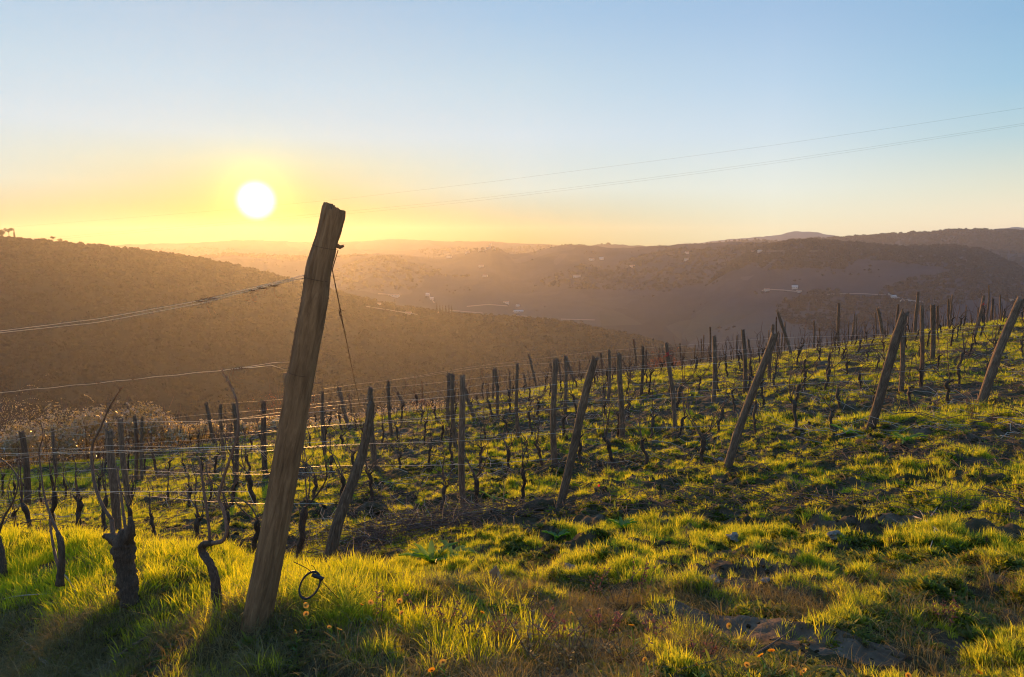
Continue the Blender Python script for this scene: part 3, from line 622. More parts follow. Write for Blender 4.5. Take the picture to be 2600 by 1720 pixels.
v2 = vine1(1060, 1215, 'zigzag vine trunk with one tall cane, just left of the big post')
stem(CP_([(1062, 1255, 0), (1055, 1190, 0), (1042, 1080, 0), (1015, 1010, 0), (985, 965, 0), (985, 925, 0), (1030, 915, 0)]), [.030, .026, .025, .022, .022, .021, .014], W_VINE, 'trunk', v2, 21, .2, 12)
stem(CP_([(1025, 916, 0), (1080, 905, .02), (1100, 850, .02), (1085, 760, .02), (1062, 700, .0), (1085, 600, 0), (1128, 470, 0), (1155, 370, 0), (1150, 240, 0), (1122, 160, 0), (1075, 70, 0)]), [.012, .011, .010, .009, .0085, .008, .0075, .007, .006, .0055, .0045], W_CANE, 'cane', v2, 22, .08, 7)
stem(CP_([(1018, 910, 0), (1012, 820, 0), (995, 700, 0), (965, 500, 0)]), [.009, .008, .007, .004], W_CANE, 'cane', v2, 23, .08, 6)
v3 = vine1(300, 1090, 'dark slim vine with arching canes, between the thick stump and the left edge')
stem(CP_([(290, 1120, 0), (295, 1060, 0), (300, 980, 0), (295, 910, 0), (278, 865, 0)]), [.03, .024, .022, .020, .014], W_VINE, 'trunk', v3, 31, .14, 11)
stem(CP_([(280, 868, 0), (240, 770, 0), (212, 670, 0), (198, 560, 0), (190, 470, 0), (208, 400, 0), (200, 340, 0)]), [.010, .008, .007, .006, .005, .004, .003], W_CANE, 'cane', v3, 32, .08, 7)
stem(CP_([(292, 1060, 0), (262, 950, 0), (240, 800, 0)]), [.010, .009, .006], W_CANE, 'cane', v3, 33, .08, 6)
v4 = vine1(12, 1060, 'dark vine trunk cut by the left edge of the picture')
stem(CP_([(15, 1080, 0), (10, 1010, 0), (0, 930, 0), (-10, 880, 0)]), [.03, .026, .022, .016], W_VINE, 'trunk', v4, 41, .14, 11)
stem(CP_([(-10, 880, 0), (20, 790, .0), (60, 720, 0), (88, 620, 0), (55, 550, 0), (-5, 500, 0)]), [.010, .008, .006, .005, .0045, .003], W_CANE, 'cane', v4, 42, .05, 6)
# bleached dead canes on the ground, bottom left
def lying(name, pts, rad, m, lab, cat, seed, branches=()):
    def P3(L): 
        out = []
        for u, v, h in L:
            q = hit(u, v, 40, 1.5)
            if q is None: q = pix(u, v, 4)
            s = ray(u, v); y = q[1]-h*1.2; out.append(np.array([s[0]*y, y, max(s[2]*y, gz(s[0]*y, y)+.004)]))
        return out
    A = P3(pts); e = empty(name, A[0]); S = smooth_path(A, .02); mb = MB(); tube(mb, S-A[0], np.interp(np.linspace(0, 1, len(S)), np.linspace(0, 1, len(rad)), rad), 7, .12, seed=seed, groove=.1)
    mb.build('stem', m, e)
    for b in branches:
        B = P3(b); S = smooth_path(B, .02); mb = MB(); tube(mb, S-A[0], np.linspace(rad[len(rad)//2]*.7, .0015, len(S)), 5, .1, seed=seed+1); mb.build('twig', m, e)
    return tag(e, lab, cat)
def cb(x, y): return x/3.386, 1350+y/3.386
LB = lambda L: [(*cb(a, b), h) for a, b, h in L]
lying('dead_cane', LB([(445, 20, .25), (470, 150, .22), (505, 300, .16), (600, 430, .12), (650, 520, .08), (685, 620, .03), (640, 690, .02), (585, 750, .02)]), [.005, .006, .008, .008, .008, .007, .005], W_PALE, 'bleached white cane dropping from the dark slim vine into the grass', 'cane', 51,
      [LB([(685, 620, .03), (740, 570, .06), (780, 530, .08)]), LB([(650, 660, .02), (690, 700, .02), (640, 740, .02)])])
lying('dead_cane', LB([(-20, 1130, .03), (90, 1085, .04), (280, 1000, .06), (430, 910, .05), (560, 800, .03)]), [.006, .006, .007, .006, .004], W_CANE, 'long dry cane lying across the bottom left ground', 'cane', 52)
lying('dead_root', LB([(270, 985, .06), (300, 1050, .06), (390, 1130, .05), (430, 1190, .03), (440, 1270, .02)]), [.006, .010, .010, .011, .009], W_PALE, 'thick bleached root bending down at the bottom left edge', 'root', 53, [LB([(280, 1000, .06), (220, 950, .08), (160, 900, .06)])])
lying('dead_root', LB([(520, 1105, .05), (560, 1150, .05), (580, 1200, .03), (610, 1250, .02)]), [.004, .007, .007, .006], W_PALE, 'small pale forked root at the bottom left, right of the thick one', 'root', 54, [LB([(560, 1150, .05), (620, 1130, .05)])])
lying('dead_cane', LB([(-20, 590, .03), (200, 550, .05), (440, 535, .03)]), [.004, .005, .003], W_PALE, 'thin pale cane lying level at the left edge below the vines', 'cane', 55)
lying('dead_cane', LB([(700, 1250, .02), (900, 1160, .06), (1100, 1010, .06), (1270, 900, .05)]), [.010, .011, .009, .005], W_CANE, 'smooth grey-brown cane curving through dead grass beside big post base', 'cane', 56)
cx3 = lambda x, y: (1800+x/2.9625, 1200+y/2.9625)
L3 = lambda L: [(*cx3(a, b), h) for a, b, h in L]
lying('fallen_branch', L3([(1540, 330, .06), (1640, 370, .07), (1700, 420, .06), (1760, 470, .05), (1830, 520, .02)]), [.006, .009, .010, .009, .006], W_PALE, 'bleached forked branch lying on the grass at the right', 'branch', 61,
      [L3([(1640, 370, .07), (1560, 270, .12), (1420, 300, .06)]), L3([(1700, 420, .06), (1680, 520, .04), (1640, 640, .01)]), L3([(1700, 420, .06), (1800, 330, .12), (1830, 420, .1)]), L3([(1540, 330, .06), (1450, 380, .04), (1380, 350, .04)]), L3([(1450, 380, .04), (1440, 450, .04), (1530, 500, .02)]), L3([(1640, 370, .07), (1720, 250, .15), (1640, 240, .14)])])
lying('fallen_branch', [(1830, 1713, .06), (1900, 1672, .10), (1960, 1635, .10), (2010, 1600, .06)], [.005, .006, .005, .002], W_CANE, 'thin dark bramble stem arching over the bare earth scarp', 'branch', 62, [[(1900, 1672, .1), (1925, 1630, .12), (1935, 1590, .1)]])
# ------------------------------------------------------------------ generic vines
def vine_proto(seed):
    r_ = np.random.default_rng(seed); H = r_.uniform(.42, .68); lean = r_.uniform(-.10, .10, 2); pts = []; x = y = 0.0
    m = 6
    for i in range(m+1):
        f = i/m; pts.append((lean[0]*f+r_.uniform(-.028, .028)*(i > 0), lean[1]*f+r_.uniform(-.02, .02)*(i > 0), f*H-.06*(i == 0)))
    S = smooth_path(pts, .035); rad = np.interp(np.linspace(0, 1, len(S)), [0, .1, .6, .88, 1], [.042, .032, .027, .037, .020])*r_.uniform(.85, 1.2)
    rad = rad*(1+.22*np.convolve(r_.uniform(-1, 1, len(S)+2), np.ones(3)/3, 'valid'))
    mb = MB(); tube(mb, S, rad, 8, .16, seed=seed, groove=.15)
    top_ = S[-1]
    for s_ in (-1, 1):
        if r_.random() < .55:
            a = [top_-np.array([0, 0, .04]), top_+np.array([s_*.05, 0, .01]), top_+np.array([s_*.09, r_.uniform(-.02, .02), .05])]
            tube(mb, a, [.02, .017, .009], 6, .1, seed=seed+s_)
    trunk = mb.mesh('vine_trunk', W_VINE); canes = []
    nc = int(r_.choice([2, 2, 3, 4]))
    for j in range(nc):
        kind = r_.choice(['up', 'up', 'up', 'arch', 'out']); p = top_+np.array([r_.uniform(-.05, .05), 0, r_.uniform(-.02, .04)]); s_ = r_.choice([-1, 1])
        if kind == 'up': L = r_.uniform(.45, .95); q = [p, p+np.array([s_*.04, r_.uniform(-.03, .03), L*.35]), p+np.array([s_*r_.uniform(0, .1), 0, L*.7]), p+np.array([s_*r_.uniform(-.05, .16), r_.uniform(-.05, .05), L])]
        elif kind == 'arch': q = [p, p+np.array([s_*.12, 0, .20]), p+np.array([s_*.32, 0, .28]), p+np.array([s_*.52, r_.uniform(-.05, .05), .16]), p+np.array([s_*.62, 0, .0])]
        else: q = [p, p+np.array([s_*.14, .0, .10]), p+np.array([s_*.3, r_.uniform(-.1, .1), .34]), p+np.array([s_*.42, 0, .62])]
        S2 = smooth_path(q, .06); mc = MB(); tube(mc, S2, np.linspace(.0095, .0045, len(S2)), 5, .12, seed=seed+j)
        for z_ in range(int(r_.integers(0, 3))):
            b = S2[int(len(S2)*r_.uniform(.3, .8))]; tube(mc, [b, b+np.array([r_.uniform(-.06, .06), r_.uniform(-.04, .04), .05]), b+np.array([r_.uniform(-.14, .14), r_.uniform(-.08, .08), .10])], [.0045, .0035, .002], 4)
        canes.append(mc.mesh('vine_cane', W_CANE))
    return trunk, canes, nc, H
PROTO = [vine_proto(900+i) for i in range(16)]
cand = []
for k in range(2, 22):
    t_ = .55; j = 0; idx = 0
    while t_ < 75:
        p = ENDP[k]+DV*(t_+rng.uniform(-.12, .12)); u = 1300+F*p[0]/p[1]; t_ += .76
        if u < -70: break
        if u > 2660: continue
        if p[1] > ylim(u): break
        idx += 1
        if rng.random() < .07: continue
        cand.append((p[1], k, idx, p))
cand.sort(key=lambda a: a[0])
NV = 286
print('vine candidates', len(cand))
byr = {}
for c in cand[:NV]: byr.setdefault(c[1], []).append(c)
AW = ['', 'one', 'two', 'three', 'four']
for k, L in byr.items():
    L.sort(key=lambda a: a[2])
    for j, (Y, k_, idx, p) in enumerate(L):
        pi = int(rng.integers(len(PROTO))); tr, cs, nc, H = PROTO[pi]
        e = empty('grapevine', (p[0], p[1], gz(*p)-.01), rng.uniform(-.5, .5)+(math.pi if rng.random() < .5 else 0)+math.atan2(DV[1], DV[0])); s_ = rng.uniform(.85, 1.15); e.scale = (s_, s_, s_*rng.uniform(.9, 1.1))
        o = bpy.data.objects.new('trunk', tr); C.objects.link(o); o.parent = e
        for c in cs: o = bpy.data.objects.new('cane', c); C.objects.link(o); o.parent = e
        tag(e, f'bare vine with {AW[nc]} thin cane{"s" if nc > 1 else ""}, {ordw(j+1)} vine from the right in the {rown(k)}', 'grapevine', 'vines of the vineyard rows')
# the rest, and the rows beyond the crest, as one mass
far_mb = MB(); far_pts = [(a[3], a[1]) for a in cand[NV:]]
for k in range(8, 40):
    e_k = ENDP[6]+DE*(k-6)
    for t_ in np.arange(0, 90, .9):
        p = e_k+DV*(t_+rng.uniform(-.2, .2)); u = 1300+F*p[0]/p[1]
        if 1380 < u < 2680 and ylim(u) < p[1] < 92: far_pts.append((p, k))
for p, k in far_pts:
    tr, cs, nc, H = PROTO[int(rng.integers(len(PROTO)))]; z = gz(*p)-.03; sc_ = rng.uniform(.85, 1.2); a = rng.uniform(0, 6.28); ca, sa = math.cos(a), math.sin(a)
    hh = H*sc_; q = [np.array([p[0], p[1], z]), np.array([p[0]+rng.uniform(-.05, .05), p[1], z+hh*.5]), np.array([p[0]+rng.uniform(-.08, .08), p[1], z+hh])]
    tube(far_mb, q, [.035, .028, .03], 5, .1)
    for _ in range(2):
        d_ = rng.uniform(-.3, .3); tube(far_mb, [q[2], q[2]+np.array([d_*.4, 0, .3]), q[2]+np.array([d_, 0, rng.uniform(.45, .9)])], [.009, .008, .005], 4)
tag(far_mb.build('distant_vines', W_CANE), kind='stuff')
# stakes beyond the crest, each its own
prs = [post_mesh(2.0, .045, .038, 500+i, 7, rings=7).mesh('stake_shaft', W_POST) for i in range(5)]
nst = 0
stk = []
for k in range(12, 30):
    e_k = ENDP[6]+DE*(k-6)
    for t_ in np.arange(rng.uniform(0, 4), 80, 4.6):
        p = e_k+DV*t_; u = 1300+F*p[0]/p[1]
        if 1650 < u < 2640 and ylim(u)+1 < p[1] < 74: stk.append((u, p))
stk.sort(key=lambda a: a[0]); print('far stakes', len(stk))
for j, (u, p) in enumerate(stk):
    o = bpy.data.objects.new('post', prs[j % 5]); C.objects.link(o); o.location = (p[0], p[1], gz(*p)-.25); o.rotation_euler = (rng.uniform(-.06, .06), rng.uniform(-.1, .1), rng.uniform(0, 6))
    tag(o, f'small far stake beyond the crest, {ordw(j+1)} from the left', 'post', 'far stakes beyond the crest')

# ------------------------------------------------------------------ scatter (uncountable ground cover)
def scatter(name, P, Rt, S, I, protos, kind='stuff'):
    col = bpy.data.collections.new(name+'_kinds')
    for q in protos: col.objects.link(q)
    me = bpy.data.meshes.new(name); n = len(P); me.vertices.add(n); me.vertices.foreach_set('co', np.asarray(P, np.float32).ravel())
    a = me.attributes.new('rot', 'FLOAT_VECTOR', 'POINT'); a.data.foreach_set('vector', np.asarray(Rt, np.float32).ravel())
    a = me.attributes.new('scl', 'FLOAT', 'POINT'); a.data.foreach_set('value', np.asarray(S, np.float32))
    a = me.attributes.new('idx', 'INT', 'POINT'); a.data.foreach_set('value', np.asarray(I, np.int32)); me.update()
    o = bpy.data.objects.new(name, me); C.objects.link(o)
    g = bpy.data.node_groups.new(name, 'GeometryNodeTree'); g.interface.new_socket('Geometry', in_out='INPUT', socket_type='NodeSocketGeometry'); g.interface.new_socket('Geometry', in_out='OUTPUT', socket_type='NodeSocketGeometry')
    gi = g.nodes.new('NodeGroupInput'); go = g.nodes.new('NodeGroupOutput'); ip = g.nodes.new('GeometryNodeInstanceOnPoints'); ci = g.nodes.new('GeometryNodeCollectionInfo')
    ci.inputs['Collection'].default_value = col; ci.inputs['Separate Children'].default_value = True; ci.inputs['Reset Children'].default_value = True
    ip.inputs['Pick Instance'].default_value = True
    for nm, ty, sk in (('rot', 'FLOAT_VECTOR', 'Rotation'), ('scl', 'FLOAT', 'Scale'), ('idx', 'INT', 'Instance Index')):
        na = g.nodes.new('GeometryNodeInputNamedAttribute'); na.data_type = ty; na.inputs['Name'].default_value = nm
        out = [x for x in na.outputs if x.enabled and x.name == 'Attribute'][0]; g.links.new(out, ip.inputs[sk])
    g.links.new(gi.outputs[0], ip.inputs['Points']); g.links.new(ci.outputs[0], ip.inputs['Instance']); g.links.new(ip.outputs[0], go.inputs[0])
    o.modifiers.new('scatter', 'NODES').node_group = g; return tag(o, kind=kind)
def tuft(seed, n, h, rad, w, m, spread=.5, segs=3, droop=.3):
    r_ = np.random.default_rng(seed); V = []; Fc = []
    for _ in range(n):
        a = r_.uniform(0, 6.283); rr_ = rad*math.sqrt(r_.random()); bx, by = rr_*math.cos(a), rr_*math.sin(a); hh = h*r_.uniform(.45, 1.1); la = a+r_.uniform(-.8, .8); ln = hh*spread*r_.uniform(.1, 1.0); ww = w*r_.uniform(.6, 1.2)
        fa = r_.uniform(0, 6.283); sx_, sy_ = math.cos(fa)*ww/2, math.sin(fa)*ww/2; k = len(V)
        for s_ in range(segs+1):
            f = s_/segs; x = bx+math.cos(la)*ln*f**1.7; y = by+math.sin(la)*ln*f**1.7; z = hh*(f-droop*f**3*spread)-.012*(s_ == 0); q = (1-f)**.7 if s_ < segs else 0
            if s_ < segs: V += [(x-sx_*q, y-sy_*q, z), (x+sx_*q, y+sy_*q, z)]
            else: V.append((x, y, z))
        for s_ in range(segs-1): Fc.append((k+2*s_, k+2*s_+1, k+2*s_+3, k+2*s_+2))
        Fc.append((k+2*segs-2, k+2*segs-1, k+2*segs))
    me = bpy.data.meshes.new('tuft'); me.from_pydata(V, [], Fc); me.materials.append(m); return bpy.data.objects.new('tuft', me)
def rosette(seed, n, L, w, m, up=.5):
    r_ = np.random.default_rng(seed); V = []; Fc = []
    for _ in range(n):
        a = r_.uniform(0, 6.283); l = L*r_.uniform(.4, 1); e0 = r_.uniform(.1, up); k = len(V); bx, by = L*.35*r_.normal(0, 1), L*.35*r_.normal(0, 1); bz = r_.uniform(0, L*.5)
        ca, sa = math.cos(a), math.sin(a)
        for f, ww in ((0, .15), (.35, .9), (.7, 1), (1, .15)):
            x = bx+ca*l*f; y = by+sa*l*f; z = bz+l*(e0*f-.35*f*f*(1-up)); d = w*ww/2*r_.uniform(.8, 1.1)
            V += [(x-sa*d, y+ca*d, z+d*.3), (x+sa*d, y-ca*d, z+d*.3)]
        for s_ in range(3): Fc.append((k+2*s_, k+2*s_+1, k+2*s_+3, k+2*s_+2))
    me = bpy.data.meshes.new('rosette'); me.from_pydata(V, [], Fc); me.materials.append(m); return bpy.data.objects.new('rosette', me)
def wedge(n, r0, r1, az=41):
    a = rng.uniform(-az, az, n)*math.pi/180; r_ = np.sqrt(rng.uniform(r0*r0, r1*r1, n)); return r_*np.sin(a), r_*np.cos(a)
def bare_mask(x, y):
    m = np.ones(len(x))
    for c, r_ in BARE: m *= 1-.93*np.exp(-(((x-c[0])**2+((y-c[1])*.7)**2)/r_**2)**1.5)
    d, s = seg_d(x, y, SC); m *= np.where((s < 0) & (d < .36), .05, 1); m *= np.where((s > 0) & (d < .05), .3, 1)
    return m
def rowstrip(x, y):      # distance to the nearest row line beyond row 2
    nrm = np.array([-DV[1], DV[0]]); nrm = nrm if nrm@DE < 0 else -nrm; nrm = -nrm
    s0 = (x-ENDP[3][0])*nrm[0]+(y-ENDP[3][1])*nrm[1]; sp = DE@nrm; q = s0/sp; return np.abs(q-np.round(q))*sp
def put(n, r0, r1, thr, soft, seed, smin, smax, nproto, bank=None, fsc=4.2, az=41, keep=None):
    x, y = wedge(n, r0, r1, az); d = fbm(x*fsc, y*fsc, 4, seed)*.70+fbm(x*fsc*.16, y*fsc*.16, 2, seed+9)*.30
    pr = sm(d, thr-soft, thr+soft)*bare_mask(x, y)
    if keep is not None: pr = pr*keep(x, y)
    m = rng.random(n) < pr; x, y = x[m], y[m]; d = d[m]; z = ground_raw(x, y); k = len(x)
    rot = np.stack([rng.normal(0, .14, k), rng.normal(0, .14, k), rng.uniform(0, 6.283, k)], -1)
    sc_ = rng.uniform(smin, smax, k)*(.65+.9*np.clip((d-thr+soft)/.2, 0, 1)); return np.stack([x, y, z-.006], -1), rot, sc_, rng.integers(0, nproto, k)
def cat_(L): return [np.concatenate(q) for q in zip(*L)]
def rowgap(x, y): r_ = np.hypot(x, y); return 1-.45*np.exp(-((rowstrip(x, y)-.15)/.38)**2)*(r_ > 9.5)*np.clip(fbm(x*.5, y*.5, 2, 55)*2.6-.5, 0, 1)
def offbank(x, y): u = 1300+F*x/np.maximum(y, .1); e = edge_d(x, y); return np.where(e > -.1, 1.0, .34+.5*sm(u, 900, 1500))
gp = [tuft(i, 22, .085, .045, .0042, GRASS, .7) for i in range(5)]+[tuft(20+i, 14, .13, .03, .0045, GRASS, .6) for i in range(3)]
A = cat_([put(75000, 2.2, 7.5, .475, .045, 40, .3, .85, 8, keep=offbank), put(110000, 7, 17, .45, .045, 40, .4, .95, 8, fsc=3.2, keep=rowgap), put(100000, 16, 45, .44, .05, 40, .75, 1.5, 8, fsc=2.2, keep=rowgap)])
print('grass', len(A[0])); scatter('grass', *A, gp)
wp = [rosette(i, 36, .045, .012, WEED, .8) for i in range(5)]+[rosette(10+i, 12, .07, .016, WEED, .9) for i in range(1)]
A = cat_([put(70000, 2.2, 7.5, .45, .06, 71, .3, .75, 6, keep=offbank), put(50000, 7, 18, .49, .05, 71, .5, 1.0, 6), put(20000, 17, 42, .5, .06, 71, .9, 1.5, 6)])
print('weeds', len(A[0])); scatter('ground_weeds', *A, wp)
# long bright grass on the bank
def bankkeep(x, y): e = edge_d(x, y); u = 1300+F*x/np.maximum(y, .1); return sm(e, -1.25, -.75)*(1-sm(e, .0, .25))*(1-sm(u, 1100, 1420))
bp = [tuft(40+i, 24, .115, .05, .0045, GRASSB, .6, 4) for i in range(6)]
A = put(24000, 3.0, 9.5, .36, .10, 80, .5, 1.0, 6, keep=bankkeep); print('bank', len(A[0])); scatter('bank_grass', *A, bp)
# tall rank grass, foreground middle
def fgk(x, y): e = edge_d(x, y); u = 1300+F*x/np.maximum(y, .1); return sm(-e, .5, .9)*sm(u, 600, 750)*(1-sm(u, 950, 1250))
fp = [tuft(60+i, 24, .19, .06, .005, GRASS, .8, 4, .5) for i in range(5)]
A = put(13000, 2.3, 5.2, .47, .06, 83, .4, .95, 5, keep=fgk); scatter('rank_grass', *A, fp)
# dry straw
def drk(x, y): e = edge_d(x, y); u = 1300+F*x/np.maximum(y, .1); return np.clip(sm(-e, .75, 1.2)*(1-.75*sm(u, 600, 900))+.08+.28*sm(u, 950, 1250)*(1-sm(u, 1900, 2300)*.6)*(y < 4.8), 0, 1)
sp = [tuft(80+i, 16, .16, .07, .003, STRAW, 1.5, 4, .6) for i in range(5)]
A = cat_([put(44000, 2.2, 6.5, .38, .10, 90, .3, .95, 5, keep=drk), put(14000, 6, 16, .51, .05, 91, .3, .7, 5), put(9000, 15, 42, .52, .06, 91, .6, 1.2, 5)])
print('straw', len(A[0])); scatter('dry_grass', *A, sp)
# straw gathered round the foot of the big post and the old stumps
fx, fy = [], []
for c, rr_, n_ in ((b1, .17, 46), (v1.location, .16, 26), (v2.location, .12, 16), (v3.location, .12, 14), (pix(560, 1640, 3.5), .3, 30), (pix(330, 1600, 4.1), .35, 30), (pix(1500, 1640, 3.6), .35, 26)):
    a = rng.uniform(0, 6.28, n_); r_ = rr_*(.6+.7*rng.random(n_)); fx += list(c[0]+r_*np.cos(a)); fy += list(c[1]+r_*np.sin(a)*.8)
fx = np.array(fx); fy = np.array(fy); k = len(fx)
scatter('foot_straw_grass', np.stack([fx, fy, ground_raw(fx, fy)-.005], -1), np.stack([rng.normal(0, .3, k), rng.normal(0, .3, k), rng.uniform(0, 6.28, k)], -1), rng.uniform(.7, 1.35, k), rng.integers(0, 5, k), [q.copy() for q in sp])
# pruned canes littering the ground, clods and pebbles
def twig(seed, n, L, r0, m):
    r_ = np.random.default_rng(seed); mb = MB()
    for _ in range(n):
        a = r_.uniform(0, 6.28); p = np.array([r_.normal(0, .12), r_.normal(0, .12), r_.uniform(.005, .05)]); l = L*r_.uniform(.4, 1); d = np.array([math.cos(a), math.sin(a), 0])
        q = [p, p+d*l*.33+np.array([0, 0, r_.uniform(0, .05)]), p+d*l*.66+np.array([r_.normal(0, .03), r_.normal(0, .03), r_.uniform(0, .05)]), p+d*l+np.array([r_.normal(0, .05), r_.normal(0, .05), -.01])]
        tube(mb, q, [r0, r0*.9, r0*.8, r0*.5], 4, cap=False)
    me = mb.mesh('twigs', m); return bpy.data.objects.new('twigs', me)
tp = [twig(i, 5, .5, .0035, W_CANE) for i in range(4)]+[twig(9+i, 4, .4, .003, W_PALE) for i in range(2)]
def tk(x, y): return np.clip(np.exp(-((rowstrip(x, y)-.5)/.5)**2)+.06, 0, 1)
A = cat_([put(2000, 8, 14, .40, .1, 95, .6, 1.0, 4, keep=tk), put(9000, 13, 40, .40, .1, 95, .8, 1.5, 6, keep=tk), put(160, 2.5, 8, .4, .1, 96, .2, .45, 4)])
print('twigs', len(A[0])); scatter('pruning_debris', *A, tp)
c_ = pix(1010, 1350, 9.2); n_ = 150; x = c_[0]+rng.normal(0, .75, n_); y = c_[1]+rng.normal(0, .45, n_); z = ground_raw(x, y)+rng.uniform(0, .08, n_)
tp2 = [twig(30+i, 5, 1.1, .004, W_CANE) for i in range(3)]+[twig(39, 4, .9, .0035, W_PALE)]
scatter('pruned_cane_litter', np.stack([x, y, z], -1), np.stack([rng.normal(0, .1, n_), rng.normal(0, .1, n_), rng.normal(.3, .35, n_)], -1), rng.uniform(.6, 1.2, n_), rng.integers(0, 4, n_), tp2)
def clod(seed, m, sq=.6):
    bm = bmesh.new(); bmesh.ops.create_icosphere(bm, subdivisions=2, radius=1); r_ = np.random.default_rng(seed); o3 = r_.uniform(0, 9, 3)
    for v in bm.verts:
        c = v.co; k = 1+.35*math.sin(c.x*2.3+o3[0])*math.sin(c.y*2.7+o3[1])+.25*math.sin(c.z*4+c.x*3+o3[2])+r_.uniform(-.08, .08); v.co = (c.x*k, c.y*k, c.z*k*sq)
    me = bpy.data.meshes.new('clod'); bm.to_mesh(me); bm.free(); me.materials.append(m); return me
# bare worn earth: thin sheets just above the ground
m_, t_, o_ = mat('dry_earth'); v_ = coords(t_, 'Object'); n1 = noise_n(t_, 4, 6, .7, v_); n2 = noise_n(t_, 45, 4, .7, v_)
princ(t_, o_, ramp(t_, n1, [(.3, (.09, .062, .042)), (.5, (.165, .118, .083)), (.7, (.25, .19, .14))]), .95, mixc(t_, .5, n1, n2), .9, .02, .15); DRY = m_
def earth_sheet(line, wid, seed, n=90, m=26):
    L = smooth_path([np.array([*p, 0]) for p in line], .03); q_ = np.linspace(0, len(L)-1, n); L = np.stack([np.interp(q_, np.arange(len(L)), L[:, c]) for c in (0, 1)], -1); T = np.gradient(L, axis=0); T /= np.linalg.norm(T, axis=1)[:, None]; Nn = np.stack([T[:, 1], -T[:, 0]], -1)
    f = np.linspace(0, 1, n); wa_ = wid*(.35+.9*fbm(f*9, f*0, 3, seed))*np.sin(np.clip(f*1.06-.03, 0, 1)*math.pi)**.35; wb_ = wid*.35*(.2+1.4*fbm(f*13, f*0+5, 3, seed))*np.sin(np.clip(f*1.06-.03, 0, 1)*math.pi)**.35
    S = np.linspace(0, 1, m)[:, None]; off = -wb_[None]+(wa_+wb_)[None]*S; X = L[:, 0][None]+Nn[:, 0][None]*off; Y = L[:, 1][None]+Nn[:, 1][None]*off
    edge = np.minimum(S, 1-S)*2; Z = ground_raw(X, Y)+.007*np.minimum(1, edge*4)-.006*(edge < .05)+((fbm(X*13, Y*13, 4, 5)-.47)*.03+np.abs(fbm(X*30, Y*30, 2, 6)-.47)*.018)*np.minimum(1, edge*3)
    return tag(grid_mesh('bare_earth', X, Y, Z, DRY), kind='structure')
earth_sheet([tuple(p) for p in SC], .30, 3)
0 and earth_sheet([tuple(pix(*a)[:2]) for a in [(1740,1462,5.6),(1840,1478,5.4),(1960,1490,5.25),(2060,1495,5.2)]], .34, 8)
cp = [bpy.data.objects.new('clod', clod(i, SOIL)) for i in range(4)]
x, y = wedge(26000, 2.2, 16); z = ground_raw(x, y); k = len(x); bmk = bare_mask(x, y)
m = rng.random(k) < .25+.75*(bmk < .5); x, y, z = x[m], y[m], z[m]; k = len(x)
scatter('soil_crumbs', np.stack([x, y, z], -1), rng.uniform(0, 6, (k, 3)), .006+.022*rng.random(k)**3*1.0*np.clip(y/6, .6, 2), rng.integers(0, 4, k), cp)
pp = [bpy.data.objects.new('pebble', clod(10+i, STONE)) for i in range(4)]
x, y = wedge(2600, 2.2, 14); m = rng.random(2600) < .12+.8*(bare_mask(x, y) < .4); x, y = x[m], y[m]; k = len(x)
scatter('pebbles', np.stack([x, y, ground_raw(x, y)], -1), rng.uniform(0, 6, (k, 3)), .005+.02*rng.random(k)**4, rng.integers(0, 4, k), pp)
# single stones and small things
for (u, v, s_, lab) in [(1450, 1450, .05, 'pale stone in the dark bare hollow below the middle headland post'), (1860, 1370, .06, 'grey stone half hidden by weeds right of the middle'), (2120, 1365, .055, 'rounded pale stone in the bare soil at centre right'),
                        (1812, 1478, .04, 'flat bluish stone on the bare trodden ground'), (1945, 1485, .03, 'small stone at the right end of the bare trodden ground'), (1828, 1172, .05, 'white stone just left of the third leaning end post base')]:
    h = hit(u, v); o = bpy.data.objects.new('stone', clod(int(u), STONE, .7)); C.objects.link(o); o.location = h+np.array([0, 0, s_*.3]); o.scale = (s_, s_, s_); o.rotation_euler = (0, 0, u); tag(o, lab, 'stone', 'stones')
for (u, v, s_, lab) in [(950, 1300, .22, 'dark rounded earth mound behind the crooked post, right of it'), (1362, 1290, .20, 'dark earth mound at the foot of the middle leaning post')]:
    h = hit(u, v); o = bpy.data.objects.new('earth_mound', clod(int(u), SOIL, .5)); C.objects.link(o); o.location = h; o.scale = (s_*1.2, s_, s_); tag(o, lab, 'mound')
    xs = None
h = hit(1262, 1492); mb = MB()
for q in range(2):
    a = .5+q*1.1; hh = .10-.03*q; w_ = .03; t_ = .006; ca, sa = math.cos(a), math.sin(a); bx = q*.035
    vs = [(bx+sx_*w_*ca+sy_*t_*sa-.03*z_, sx_*w_*sa-sy_*t_*ca, z_*hh+(.02*sx_ if z_ else 0)) for z_ in (0, 1) for sx_, sy_ in ((-1, -1), (1, -1), (1, 1), (-1, 1))]
    mb.add(vs, [(0, 1, 2, 3), (4, 5, 6, 7), (0, 1, 5, 4), (1, 2, 6, 5), (2, 3, 7, 6), (3, 0, 4, 7)])
m_, t_, o_ = mat('split_wood'); princ(t_, o_, ramp(t_, noise_n(t_, 40), [(.3, (.42, .20, .09)), (.7, (.62, .36, .18))]), .8); o = mb.build('wood_chip', m_, smooth=False); o.location = h+np.array([0, 0, .03]); tag(o, 'orange split wood piece sticking out of the bright grass', 'wood piece')
